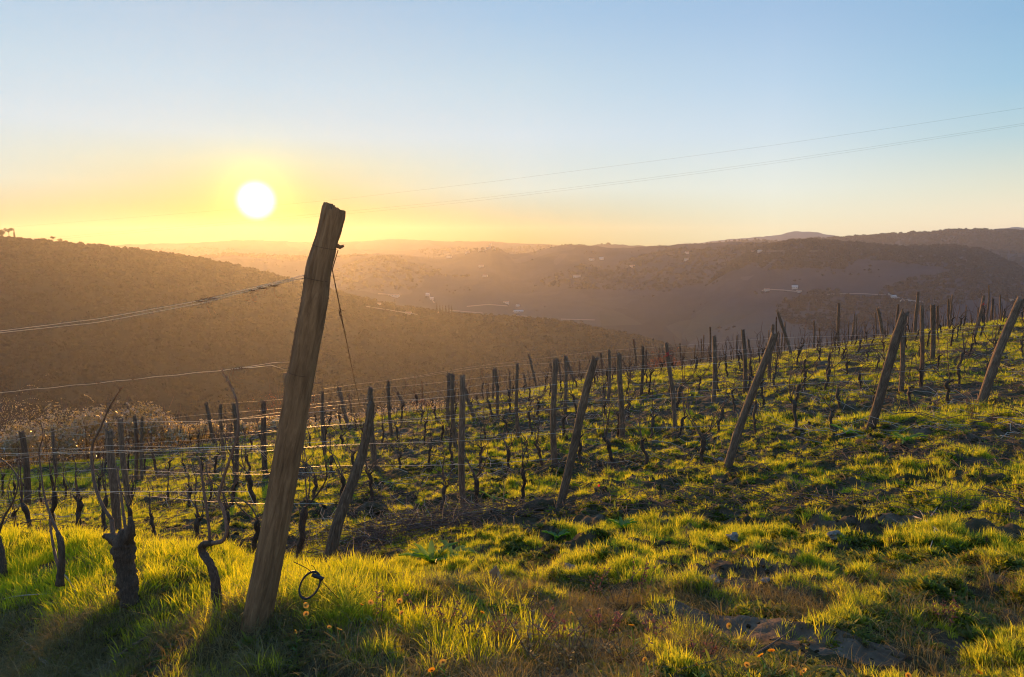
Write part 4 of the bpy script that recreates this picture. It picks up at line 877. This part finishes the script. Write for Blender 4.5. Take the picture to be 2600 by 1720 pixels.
# broad-leaved plants
def plant(u, v, n, L, w, up, lab, seed, m=DOCK):
    h = hit(u, v); r_ = np.random.default_rng(seed); e = empty('broad_leaf_plant', h)
    for j in range(n):
        a = j*2.4+r_.uniform(-.3, .3); l = L*r_.uniform(.65, 1.1); V = []; Fc = []; ca, sa = math.cos(a), math.sin(a); el = r_.uniform(up*.6, up*1.2)
        for i_ in range(9):
            f = i_/8; x = l*f*math.cos(el*(1-f*.6)); z = l*(math.sin(el)*f-.55*f*f*math.cos(el)); ww = w*(math.sin(math.pi*min(1, f*.93+.05))**.8)*(1+.12*math.sin(i_*2.1+j))
            for s_ in (-1, 0, 1): V.append((ca*x-sa*s_*ww/2, sa*x+ca*s_*ww/2, z+.018*abs(s_)*(1+.4*math.sin(i_*2.3))))
        for i_ in range(8):
            for s_ in (0, 1): k_ = i_*3+s_; Fc.append((k_, k_+1, k_+4, k_+3))
        mb = MB(); mb.add(V, Fc); mb.build('leaf', m, e)
    tag(e, lab, 'plant', 'broad leaved plants')
plant(1095, 1438, 11, .34, .065, .95, 'large broad-leaved green plant beyond the bank edge, right of the crooked post', 1)
plant(1150, 1420, 6, .30, .07, .7, 'broad-leaved plant with one long drooping leaf, right neighbour of the largest', 2)
plant(1415, 1372, 8, .20, .05, .9, 'small bright broad-leaved plant below the middle leaning post', 3)
plant(1580, 1350, 7, .18, .04, .9, 'small broad-leaved plant in the shade right of the middle leaning post', 4)
plant(1258, 1285, 7, .26, .05, 1.1, 'upright broad-leaved plant beside the short vine left of the middle leaning post', 5)
plant(2150, 1108, 8, .30, .06, .9, 'broad-leaved plant in front of the second leaning post from the right', 6)
plant(2300, 1125, 8, .30, .06, .8, 'broad-leaved plant right of the second leaning post from the right', 7)
plant(1275, 1558, 9, .16, .04, .7, 'dark green rosette plant below the orange wood piece', 8, WEED)
# dry weed stalks
def weedstalk(u, v, H, n, lab, seed, m=RUSSET):
    h = hit(u, v); r_ = np.random.default_rng(seed); e = empty('dry_weed', h); mb = MB(); lv = MB()
    for j in range(n):
        b = np.array([r_.normal(0, .03), r_.normal(0, .03), 0]); t_ = b+np.array([r_.normal(0, .07), r_.normal(0, .05), H*r_.uniform(.65, 1)]); S = smooth_path([b, (b+t_)/2+np.array([r_.normal(0, .015), 0, 0]), t_], .03); tube(mb, S, np.linspace(.0028, .0012, len(S)), 4)
        for q in range(26):
            f = r_.uniform(.35, 1); c = S[int(f*(len(S)-1))]; a = r_.uniform(0, 6.28); l = r_.uniform(.006, .016); d = np.array([math.cos(a), math.sin(a), r_.uniform(-.3, .8)])*l*1.4; s_ = np.array([-math.sin(a), math.cos(a), .2])*l*.4
            lv.add([c, c+d*.5+s_, c+d, c+d*.5-s_], [(0, 1, 2, 3)])
    mb.build('stalk', W_CANE, e); lv.build('seed_head', m, e); tag(e, lab, 'weed', 'dry weed stalks')
weedstalk(960, 1600, .34, 2, 'tall dark dry stalk standing in the bright bank grass, centre left', 1)
weedstalk(1500, 1530, .30, 4, 'left clump of rusty seed stalks in front of the bare hollow', 2)
weedstalk(1560, 1540, .26, 4, 'middle clump of rusty seed stalks in front of the bare hollow', 3, STRAW)
weedstalk(1615, 1520, .30, 6, 'right, thickest clump of rusty seed stalks in front of the bare hollow', 4)
weedstalk(1360, 1680, .26, 7, 'cluster of straight tan stalks at the bottom centre', 5, STRAW)
weedstalk(1440, 1700, .22, 6, 'tan stalks at the bottom centre, right of the straight ones', 6, STRAW)
weedstalk(1800, 1690, .20, 5, 'low rusty weed at the bottom left of the bare scarp', 7)
weedstalk(2410, 1590, .18, 7, 'rusty dry weed in the grass at the right edge of the scarp', 8)
weedstalk(2470, 1075, .45, 12, 'rusty brown weed clump below the right-most leaning post', 9)
weedstalk(2520, 1090, .40, 10, 'rusty brown weed clump at the right edge below the right-most post', 10)
for j, (u, v) in enumerate([(1120, 1600), (1190, 1650), (1270, 1625), (1330, 1590), (1400, 1640), (1475, 1680), (1540, 1610), (1590, 1690), (1660, 1630), (1720, 1600)]):
    weedstalk(u, v, rng.uniform(.13, .22), int(rng.integers(5, 9)), f'low dry seed-stalk weed in the bottom centre grass, {ordw(j+1)} from the left', 40+j, (RUSSET, STRAW)[j % 2])
# orange flowers
FL_ = [(776,1538),(777,1560),(941,1531),(918,1536),(1015,1527),(1020,1557),(836,1594),(861,1599),(750,1605),(1224,1556),(1125,1683),(1096,1703),(903,1490),(1451,1560),(1603,1589),(1852,1590),(1769,1687),(1638,1676),(1959,1654),(1932,1666),(1897,1689),(2013,1695),(2042,1705),(2034,1713),(2485,1708),(2306,1716)]
petal = MB(); 
for j in range(16):
    a = j*2*math.pi/16; ca, sa = math.cos(a), math.sin(a); r0_, r1_, w_ = .003, .015, .0035
    petal.add([(r0_*ca-w_*.5*sa, r0_*sa+w_*.5*ca, 0), (r0_*ca+w_*.5*sa, r0_*sa-w_*.5*ca, 0), (r1_*ca+w_*sa, r1_*sa-w_*ca, .004), (r1_*ca-w_*sa, r1_*sa+w_*ca, .004)], [(0, 1, 2, 3)])
PM = petal.mesh('petals', FLOWER, False); cm = clod(77, mat('flower_centre')[0], .6); m_, t_, o_ = mat('flower_disc'); princ(t_, o_, (.35, .12, .02), .8); cm.materials.clear(); cm.materials.append(m_)
FLs = sorted(FL_)
for j, (u, v) in enumerate(FLs):
    h = hit(u, v+75) ; 
    if h is None: continue
    s_ = ray(u, v); hd = np.array([s_[0]*h[1], h[1], s_[2]*h[1]]); hd[2] = max(hd[2], h[2]+.05); e = empty('orange_flower', h); sz = 1.05 if j % 3 else .8
    mb = MB(); S = smooth_path([np.zeros(3), np.array([.01, 0, (hd[2]-h[2])*.5]), hd-h], .02); tube(mb, S, [.0016]*len(S), 5); mb.build('stalk', DOCK, e)
    for nm, me_ in (('petals', PM), ('centre', cm)):
        o = bpy.data.objects.new(nm, me_); C.objects.link(o); o.parent = e; o.location = hd-h; o.rotation_euler = (rng.uniform(.3, 1.2), rng.uniform(-.4, .4), rng.uniform(0, 6)); o.scale = (sz,)*3 if nm == 'petals' else (.0055,)*3
    lv = MB()
    for q in range(5):
        a = rng.uniform(0, 6.28); c = S[int(rng.uniform(.1, .7)*(len(S)-1))]; l = .035; d = np.array([math.cos(a), math.sin(a), .5])*l; w_ = np.array([-math.sin(a), math.cos(a), 0])*.005; lv.add([c, c+d*.5+w_, c+d, c+d*.5-w_], [(0, 1, 2, 3)])
    lv.build('leaf', DOCK, e)
    tag(e, f'small orange flower in the foreground grass, {ordw(j+1)} of the flowers from the left', 'flower', 'orange flowers')
h = hit(1520, 1262); e = empty('red_flower', h); m_ = leaf_mat('red_petal', [(.6, .03, .01), (.7, .05, .02)], .5); o = bpy.data.objects.new('petals', PM.copy()); o.data.materials.clear(); o.data.materials.append(m_); C.objects.link(o); o.parent = e; o.location = (0, 0, .14); o.rotation_euler = (1.1, 0, 0); o.scale = (1.1,)*3
mb = MB(); tube(mb, [np.zeros(3), np.array([0, 0, .14])], [.002]*2, 5); mb.build('stalk', DOCK, e); tag(e, 'single small red flower in the grass right of the middle leaning post', 'flower')

# ------------------------------------------------------------------ bushes and hedge
def leafcloud(n, blobs, size, seed, flat=.5):
    r_ = np.random.default_rng(seed); V = np.zeros((n*4, 3)); bl = np.array(blobs); w = bl[:, 3]**2; ch = r_.choice(len(bl), n, p=w/w.sum())
    d = r_.normal(size=(n, 3)); d /= np.linalg.norm(d, axis=1)[:, None]; rr_ = r_.uniform(.35, 1.0, n)**.5
    c = bl[ch, :3]+d*rr_[:, None]*bl[ch, 3:4]*np.array([1, .8, .85]); a = r_.normal(size=(n, 3)); a /= np.linalg.norm(a, axis=1)[:, None]; b = np.cross(a, r_.normal(size=(n, 3))); b /= np.linalg.norm(b, axis=1)[:, None]; s_ = size*r_.uniform(.5, 1.3, n)[:, None]
    V[0::4] = c-a*s_; V[1::4] = c+b*s_*flat; V[2::4] = c+a*s_; V[3::4] = c-b*s_*flat
    return V, [(4*i, 4*i+1, 4*i+2, 4*i+3) for i in range(n)]
def bush(name, base, w, h, n, size, m, lab, seed, cat='bush', grp=None, stems=26, stemmat=None, sprays=0):
    r_ = np.random.default_rng(seed); e = empty(name, base); bl = [(r_.uniform(-.5, .5)*w, r_.uniform(-.3, .3)*w*.6, h*r_.uniform(.25, .68), h*r_.uniform(.2, .38)) for _ in range(10)]
    V, Fc = leafcloud(n, bl, size, seed); mb = MB(); mb.v = [tuple(v) for v in V]; mb.f = Fc
    for q in range(sprays):
        b = np.array([r_.uniform(-.5, .5)*w, r_.uniform(-.2, .2)*w, h*r_.uniform(.6, .9)]); d = np.array([r_.normal(0, .3), r_.normal(0, .2), r_.uniform(.15, .5)])*h*.6
        for i_ in range(12):
            c = b+d*i_/12+np.array([0, 0, -.06*(i_/8)**2*h]); a = r_.normal(size=3); a /= np.linalg.norm(a); b2 = np.cross(a, r_.normal(size=3)); b2 /= np.linalg.norm(b2); mb.add([c-a*size, c+b2*size*.5, c+a*size, c-b2*size*.5], [(0, 1, 2, 3)])
    mb.build('foliage', m, e, False)
    sb = MB()
    for q in range(stems):
        a = r_.uniform(-.5, .5)*w; p = np.array([a*.7, r_.uniform(-.2, .2)*w, -.1]); t_ = np.array([a+r_.normal(0, .12)*w, r_.uniform(-.25, .25)*w, h*r_.uniform(.6, 1.08)]); tube(sb, smooth_path([p, (p+t_)/2+r_.normal(0, .05, 3)*h, t_], h*.2), [.014]*len(smooth_path([p, (p+t_)/2, t_], h*.2)), 4) if False else tube(sb, [p, (p+t_)/2+r_.normal(0, .05, 3)*h, t_], [.014, .010, .005], 4)
    sb.build('stems', stemmat or W_CANE, e); return tag(e, lab, cat, grp)
HD_ = [(-20, 1150, 1085, 27), (90, 1150, 1050, 27), (200, 1150, 1020, 28), (300, 1148, 1012, 28.5), (395, 1146, 1018, 29), (480, 1142, 1050, 29.5), (560, 1138, 1080, 30), (650, 1128, 1078, 30.5), (740, 1115, 1075, 31)]
NMs = ['first', 'second', 'third', 'fourth', 'fifth', 'sixth', 'seventh', 'eighth', 'ninth']
for j, (u, vb, vt, Y) in enumerate(HD_):
    d = ray(u, vb); g = gz(d[0]*Y, Y); b = np.array([d[0]*Y, Y, g]); H_ = pix(u, vt-14, Y)[2]-g; W_ = 2.1 if j < 6 else 1.6
    bush('bramble_bush', b, W_*1.25, max(H_*.92, .7), 3400 if j < 6 else 1600, .052, BRAM, f'brown backlit bramble bush at the field edge, {NMs[j]} from the left', 300+j, 'bramble', 'brambles at the field edge', sprays=6)
for j, (u, v, Y) in enumerate([(830, 1085, 27), (880, 1075, 27.5), (930, 1075, 28), (990, 1072, 28.5), (1050, 1068, 28), (1090, 1062, 28.5), (1120, 1072, 27)]):
    d = ray(u, v); b = np.array([d[0]*Y, Y, gz(d[0]*Y, Y)]); H_ = max(pix(u, v-28, Y)[2]-b[2], .5)
    bush('pale_leafed_vine', b, .85, H_, 330, .035, PALELEAF, f'unpruned vine still full of pale dry leaves, {NMs[j]} from the left', 340+j, 'vine', 'vines with pale dry leaves', 8, sprays=5)
for j, (u, vt, Y, w, h_, lab) in enumerate([(1690, 884, 46, 1.7, 2.4, 'round red-brown bush just beyond the crest, middle of the slope'), (735, 968, 46, 2.6, 2.2, 'red-brown bush beyond the field edge, right of the big post'), (1066, 1004, 46, 1.0, 1.4, 'small pinkish twiggy bush beyond the crest, left of the tall stake group')]):
    d = ray(u, vt); g = gz(d[0]*Y, Y); H_ = d[2]*Y-g; b = np.array([d[0]*Y, Y, max(g, d[2]*Y-h_)-.2]); b[2] = g
    bush('russet_bush', b, w, H_, 1500, .035, RUSSET, lab, 370+j, 'bush', None, 40, sprays=6)
d = ray(8, 945); g = gz(d[0]*45, 45); bush('bare_tree', np.array([d[0]*45, 45, g]), 3.2, d[2]*45-g, 2600, .05, BRAM, 'hazy leafless brown tree at the left edge beyond the brambles', 380, 'tree', None, 60, sprays=16)

# ------------------------------------------------------------------ far trees, woods, buildings
def crown_proto(seed, kind):
    r_ = np.random.default_rng(seed)
    if kind == 'cypress': bl = [(0, 0, 1.5+i*1.15, 1.25*(1-i*.085)) for i in range(9)]; n, s_ = 420, .42
    elif kind == 'pine': bl = [(r_.uniform(-3, 3), r_.uniform(-2, 2), 7.6+r_.uniform(-.6, 1.2), 1.6) for i in range(9)]; n, s_ = 420, .45
    else: bl = [(r_.uniform(-2.2, 2.2), r_.uniform(-2, 2), 3.2+r_.uniform(0, 4), r_.uniform(1.3, 2.2)) for i in range(9)]; n, s_ = 480, .5
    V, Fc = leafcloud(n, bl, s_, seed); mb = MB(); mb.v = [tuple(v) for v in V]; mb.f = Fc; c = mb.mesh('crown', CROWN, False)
    tb = MB(); top_ = 8 if kind == 'pine' else (9 if kind == 'cypress' else 6); tube(tb, [np.array([0, 0, -1.]), np.array([.15, 0, top_*.5]), np.array([0, .1, top_])], [.32, .24, .1], 7)
    if kind != 'cypress':
        for q in range(6): a = r_.uniform(0, 6.28); tube(tb, [np.array([0, 0, top_*.7]), np.array([math.cos(a)*2.2, math.sin(a)*1.6, top_*.7+2.2])], [.14, .05], 5)
    return c, tb.mesh('trunk', W_VINE)
CPT = {k: [crown_proto(600+i, k) for i in range(3)] for k in ('cypress', 'pine', 'round')}
HK = {'cypress': 11.8, 'pine': 9.5, 'round': 8.6}
def fartree(u, vb, H_px, kind, lab, i, grp=None, name=None):
    h = hit_far(u, vb)
    if h is None: h = hit_far(u, vb+6)
    if h is None: return
    c, t_ = CPT[kind][i % 3]; e = empty({'cypress': 'cypress_tree', 'pine': 'umbrella_pine', 'round': 'round_tree'}[kind], h, i*1.3); s_ = (1.45 if u < 60 else 1.15)*H_px/F*h[1]/HK[kind]; e.scale = (s_,)*3
    for nm, me_ in (('crown', c), ('trunk', t_)): o = bpy.data.objects.new(nm, me_); C.objects.link(o); o.parent = e
    tag(e, lab, 'tree', grp)
ft = [(23, 607, 18, 'pine', 'umbrella pine with flat dark crown, leftmost on the near left skyline'), (37, 608, 20, 'cypress', 'thin bare tree just right of the leftmost umbrella pine'), (5, 607, 17, 'round', 'dark tree cut by the left edge on the skyline'),
      (75, 614, 9, 'round', 'low bushy tree between the two umbrella pines on the left skyline'), (111, 617, 13, 'round', 'round dense tree left of the second umbrella pine'), (135, 618, 15, 'pine', 'umbrella pine with sky showing through its crown on the left skyline'), (153, 619, 12, 'round', 'small tree right of the see-through umbrella pine'), (165, 620, 9, 'round', 'lowest small tree ending the left skyline clump'),
      (500, 668, 14, 'round', 'hazy tree on the left ridge, left one of the pair under the sun'), (530, 672, 14, 'round', 'hazy tree on the left ridge, right one of the pair under the sun'), (680, 692, 9, 'round', 'hazy tree on the left ridge just left of the big post'),
      (1003, 786, 24, 'cypress', 'tall thin cypress on the wooded spur right of the guy wire'), (985, 784, 20, 'cypress', 'shorter cypress left of the tall thin one on the spur'), (1067, 802, 24, 'round', 'broad single tree on the spur left of the dark clump')]
for j, u in enumerate([1109, 1117, 1124, 1132, 1140, 1147]): ft.append((u, 799, [28, 24, 22, 22, 25, 23][j], 'cypress', f'dark pointed tree of the clump on the spur, {NMs[j]} from the left'))
for j, u in enumerate([1175, 1198, 1212, 1232, 1262, 1290, 1335, 1350, 1372]): ft.append((u, 806+int((u-1175)*.06), [8, 9, 7, 10, 8, 9, 8, 9, 7][j], 'round', f'small tree lining the spur crest, {NMs[j]} from the left'))
for j, (u, v) in enumerate([(1195, 641), (1210, 638), (1226, 636), (1262, 637), (1272, 641), (1250, 633)]): ft.append((u, v+2, 10, 'round', f'dark tree of the hilltop village, {NMs[j]} from the left'))
for j, (u, v) in enumerate([(460, 656), (520, 655), (617, 652), (640, 652), (1088, 655), (1100, 655)]): ft.append((u, v+3, 10, 'cypress', f'tiny pointed cypress on the hazy middle ridge, {NMs[j]} from the left'))
for i, (u, v, hp, kd, lab) in enumerate(ft): fartree(u, v, hp, kd, lab, i, 'trees on the far ridges')
# woods
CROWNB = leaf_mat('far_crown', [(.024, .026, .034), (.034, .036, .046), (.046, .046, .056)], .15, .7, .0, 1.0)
wpro = []
for i in range(4):
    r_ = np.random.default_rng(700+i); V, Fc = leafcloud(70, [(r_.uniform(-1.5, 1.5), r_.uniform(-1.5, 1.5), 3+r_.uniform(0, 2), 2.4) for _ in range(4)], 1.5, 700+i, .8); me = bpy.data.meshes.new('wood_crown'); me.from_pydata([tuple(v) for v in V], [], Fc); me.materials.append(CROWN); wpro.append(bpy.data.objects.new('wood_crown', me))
def woods(name, o, n, thr, smin, smax, uvlim, sc=.004, zmin=-999):
    co = np.zeros(len(o.data.vertices)*3, np.float32); o.data.vertices.foreach_get('co', co); co = co.reshape(-1, 3); nr = len(co)
    i = rng.integers(0, nr-1, n*2); f = rng.random((n*2, 1)); pts = co[i]*(1-f)+co[i+1]*f
    ok = np.linalg.norm(co[i]-co[i+1], axis=1) < 80; u = 1300+F*pts[:, 0]/pts[:, 1]; ok &= (u > uvlim[0]) & (u < uvlim[1]) & (fbm(pts[:, 0]*sc, pts[:, 1]*sc, 3, 8) > thr); ok &= pts[:, 2] > zmin; pts = pts[ok][:n]-np.array([0, 0, 4.0]); k = len(pts)
    scatter(name, pts, np.stack([np.zeros(k), np.zeros(k), rng.uniform(0, 6.28, k)], -1), rng.uniform(smin, smax, k), rng.integers(0, 4, k), wpro)
woods('near_woods', hillA, 19000, .12, .55, 1.1, (-200, 1800))
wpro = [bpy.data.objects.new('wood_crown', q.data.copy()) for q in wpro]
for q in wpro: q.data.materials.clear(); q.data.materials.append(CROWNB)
woods('far_woods', hillB, 14000, .48, .7, 1.5, (-200, 2700), .003, -105); woods('hill_woods', hillB2, 9000, .42, .7, 1.5, (1500, 2700), .003); woods('ridge_woods', hillC, 6000, .44, 1.0, 2.2, (1800, 2700), .002); woods('distant_ridge_woods', hillD, 3500, .45, .8, 2, (-100, 2300), .003)
woods('valley_groves', hillB, 5000, .60, .5, 1.1, (-200, 2700), .013); woods('slope_groves', hillB2, 2500, .60, .5, 1.1, (1500, 2700), .015)
# buildings
m_, t_, o_ = mat('plaster_wall'); princ(t_, o_, ramp(t_, noise_n(t_, .6), [(.3, (.52, .46, .40)), (.7, (.72, .66, .60))]), .9); PLAST = m_
m_, t_, o_ = mat('roof_tile'); princ(t_, o_, (.32, .20, .14), .9); ROOF = m_
m_, t_, o_ = mat('pale_sheet_roof'); princ(t_, o_, (.50, .49, .48), .6); SHEET = m_
m_, t_, o_ = mat('window_dark'); princ(t_, o_, (.02, .02, .025), .3); WIN = m_
def house(u, v, wpx, hpx, lab, i, roofm=None, grp='buildings on the far hills'):
    h = hit_far(u, v)
    if h is None: return
    w = wpx/F*h[1]/2; H_ = hpx/F*h[1]; d = max(w*.6, 4); e = empty('farm_building', h, rng.uniform(-.4, .4)); hw = H_*.65
    mb = MB(); mb.add([(sx_*w, sy_*d, z) for z in (-6, hw) for sx_, sy_ in ((-1, -1), (1, -1), (1, 1), (-1, 1))]+[(-w, 0, H_), (w, 0, H_)], [(0, 1, 5, 4), (1, 2, 6, 5), (2, 3, 7, 6), (3, 0, 4, 7), (4, 7, 8), (5, 9, 6)]); mb.build('wall', PLAST, e, False)
    mb = MB(); o1 = .5; mb.add([(-w-o1, -d-o1, hw-.1), (w+o1, -d-o1, hw-.1), (w+o1, 0, H_+.25), (-w-o1, 0, H_+.25), (-w-o1, d+o1, hw-.1), (w+o1, d+o1, hw-.1)], [(0, 1, 2, 3), (3, 2, 5, 4)]); mb.build('roof', roofm or ROOF, e, False)
    for q in range(3):
        x = (-.6+.6*q)*w; mb = MB(); mb.add([(x-w*.09, -d-.06, hw*.35), (x+w*.09, -d-.06, hw*.35), (x+w*.09, -d-.06, hw*.7), (x-w*.09, -d-.06, hw*.7)], [(0, 1, 2, 3)]); mb.build('window', WIN, e, False)
    tag(e, lab, 'building', grp)
HS = [(1086, 751, 9, 6, 'white house at the top of the pale track in the valley', 1), (1096, 760, 9, 5, 'white house halfway down the pale track in the valley', 1), (1315, 778, 8, 4, 'small white shed above the long white barn', 1), (1316, 792, 24, 4, 'long low white barn at the spur edge', 1), (1285, 770, 14, 5, 'farmhouse left of and above the long white barn', 0),
      (1037, 798, 14, 6, 'pale house on the spur left of the single broad tree', 0), (963, 774, 8, 5, 'small pale house right of the guy wire', 0), (1113, 797, 6, 5, 'tiny house under the dark clump of pointed trees', 0), (1527, 659, 10, 5, 'bright farmhouse high on the far slope, right one of a pair', 1), (1502, 661, 12, 5, 'farmhouse high on the far slope, left one of a pair', 0),
      (1465, 703, 18, 5, 'long farm building mid-way on the far slope', 0), (1222, 678, 12, 5, 'farmhouse below the hilltop village', 0), (1232, 703, 12, 5, 'lower farmhouse below the hilltop village', 0), (1743, 661, 9, 5, 'lower of two houses one above the other on the far slope', 0), (1744, 644, 9, 5, 'upper of two houses one above the other on the far slope', 0), (1605, 679, 12, 6, 'lone farmhouse in the middle of the far slope', 0),
      (1931, 640, 14, 5, 'bright building just under the saddle between two hills', 1), (1912, 641, 8, 4, 'small building left of the bright one under the saddle', 0), (2018, 733, 14, 8, 'white villa right of the pale vineyard strip on the dark hill', 1), (2029, 742, 10, 5, 'small annex right below the white villa', 0), (1947, 738, 12, 5, 'low building at the left end of the pale strip', 0), (2272, 756, 16, 6, 'pale building above the stakes on the right', 1), (2295, 766, 14, 5, 'lower building right of the pale one above the stakes', 0), (2564, 764, 12, 5, 'small building at the right edge behind the leaning post', 0), (1000, 752, 26, 4, 'long low building in the hazy valley', 0)]
for i, (u, v, w, h_, lab, wh) in enumerate(HS): house(u, v, w, h_, lab, i, SHEET if wh else None)
for j, (u, v, w, h_) in enumerate([(1218, 636, 8, 6), (1230, 634, 8, 6), (1241, 630, 8, 7), (1187, 641, 12, 5), (1140, 653, 14, 5), (1256, 632, 7, 6)]): house(u, v+2, w, h_, f'stone house of the hilltop village, {NMs[j]} from the left', j, None)
h = hit_far(1246, 630)
if h is not None:
    e = empty('village_tower', h); s_ = 15/F*h[1]; mb = MB(); mb.add([(sx_*3, sy_*3, z) for z in (-4, s_*.85) for sx_, sy_ in ((-1, -1), (1, -1), (1, 1), (-1, 1))], [(0, 1, 5, 4), (1, 2, 6, 5), (2, 3, 7, 6), (3, 0, 4, 7), (4, 5, 6, 7)]); mb.build('wall', PLAST, e, False)
    mb = MB(); mb.add([(-3.4, -3.4, s_*.85), (3.4, -3.4, s_*.85), (3.4, 3.4, s_*.85), (-3.4, 3.4, s_*.85), (0, 0, s_)], [(0, 1, 4), (1, 2, 4), (2, 3, 4), (3, 0, 4)]); mb.build('roof', ROOF, e, False); tag(e, 'square tower above the hilltop village', 'tower')
# pale tracks and strips in the valley
m_, t_, o_ = mat('pale_track'); princ(t_, o_, ramp(t_, noise_n(t_, .05), [(.3, (.20, .18, .16)), (.7, (.32, .29, .26))]), 1.0); TRK = m_
for L, wpx in (([(1082, 746), (1090, 756), (1097, 766), (1101, 772)], 3.5), ([(1934, 740), (1952, 737), (1990, 739), (2028, 743)], 2.2), ([(2255, 748), (2275, 757), (2310, 765), (2350, 770)], 4), ([(2100, 750), (2180, 748), (2250, 752)], 1.6), ([(1185, 780), (1240, 775), (1290, 779)], 2.2), ([(1140, 790), (1400, 812), (1510, 815)], 1.8), ([(960, 748), (1005, 750)], 2), ([(2090, 640), (1925, 640)], 1.2), ([(930, 782), (1020, 796), (1060, 802)], 2)):
    U = np.linspace(L[0][0], L[-1][0], 14); mb = MB(); pr = None
    if abs(L[-1][0]-L[0][0]) < 30: VV = np.linspace(L[0][1], L[-1][1], 14)
    else: VV = np.interp(U, [a for a, _ in sorted(L)], [b_ for _, b_ in sorted(L)])
    for u, v in zip(U, VV):
        h = hit_far(u, v); h2 = hit_far(u+(wpx if abs(L[-1][0]-L[0][0]) < 30 else 0), v+(0 if abs(L[-1][0]-L[0][0]) < 30 else wpx))
        if h is None or h2 is None or np.linalg.norm(h-h2) > 260: pr = None; continue
        h = h+np.array([0, 0, 2.5]); h2 = h2+np.array([0, 0, 2.5])
        if pr is not None and np.linalg.norm(pr[0]-h) < 300: mb.add([pr[0], h, h2, pr[1]], [(0, 1, 2, 3)])
        pr = (h, h2)
    if mb.f: tag(mb.build('track', TRK, None, False), kind='structure')
# ------------------------------------------------------------------ power cables
s_ = 2600/2370
for lab, L, dY in (('single upper power cable crossing the sky', [(-60, 534), (0, 528), (593, 480), (1000, 437), (1300, 400), (1800, 335), (2370, 250), (2450, 238)], 0), ('upper cable of the lower pair crossing the sky', [(-60, 566), (170, 546), (860, 484), (1300, 437), (1800, 372), (2370, 286), (2450, 274)], 3), ('lower cable of the lower pair crossing the sky', [(-60, 572), (170, 551), (860, 490), (1300, 442), (1800, 377), (2370, 290), (2450, 278)], 6)):
    P = [pix(u*s_, v*s_, 1/np.interp(u, [0, 2370], [1/170, 1/75])+dY) for u, v in L]; P = smooth_path(P, 8); mb = MB(); tube(mb, P, [.006]*len(P), 5); tag(mb.build('power_cable', CABLE), lab, 'cable', 'power cables across the sky')
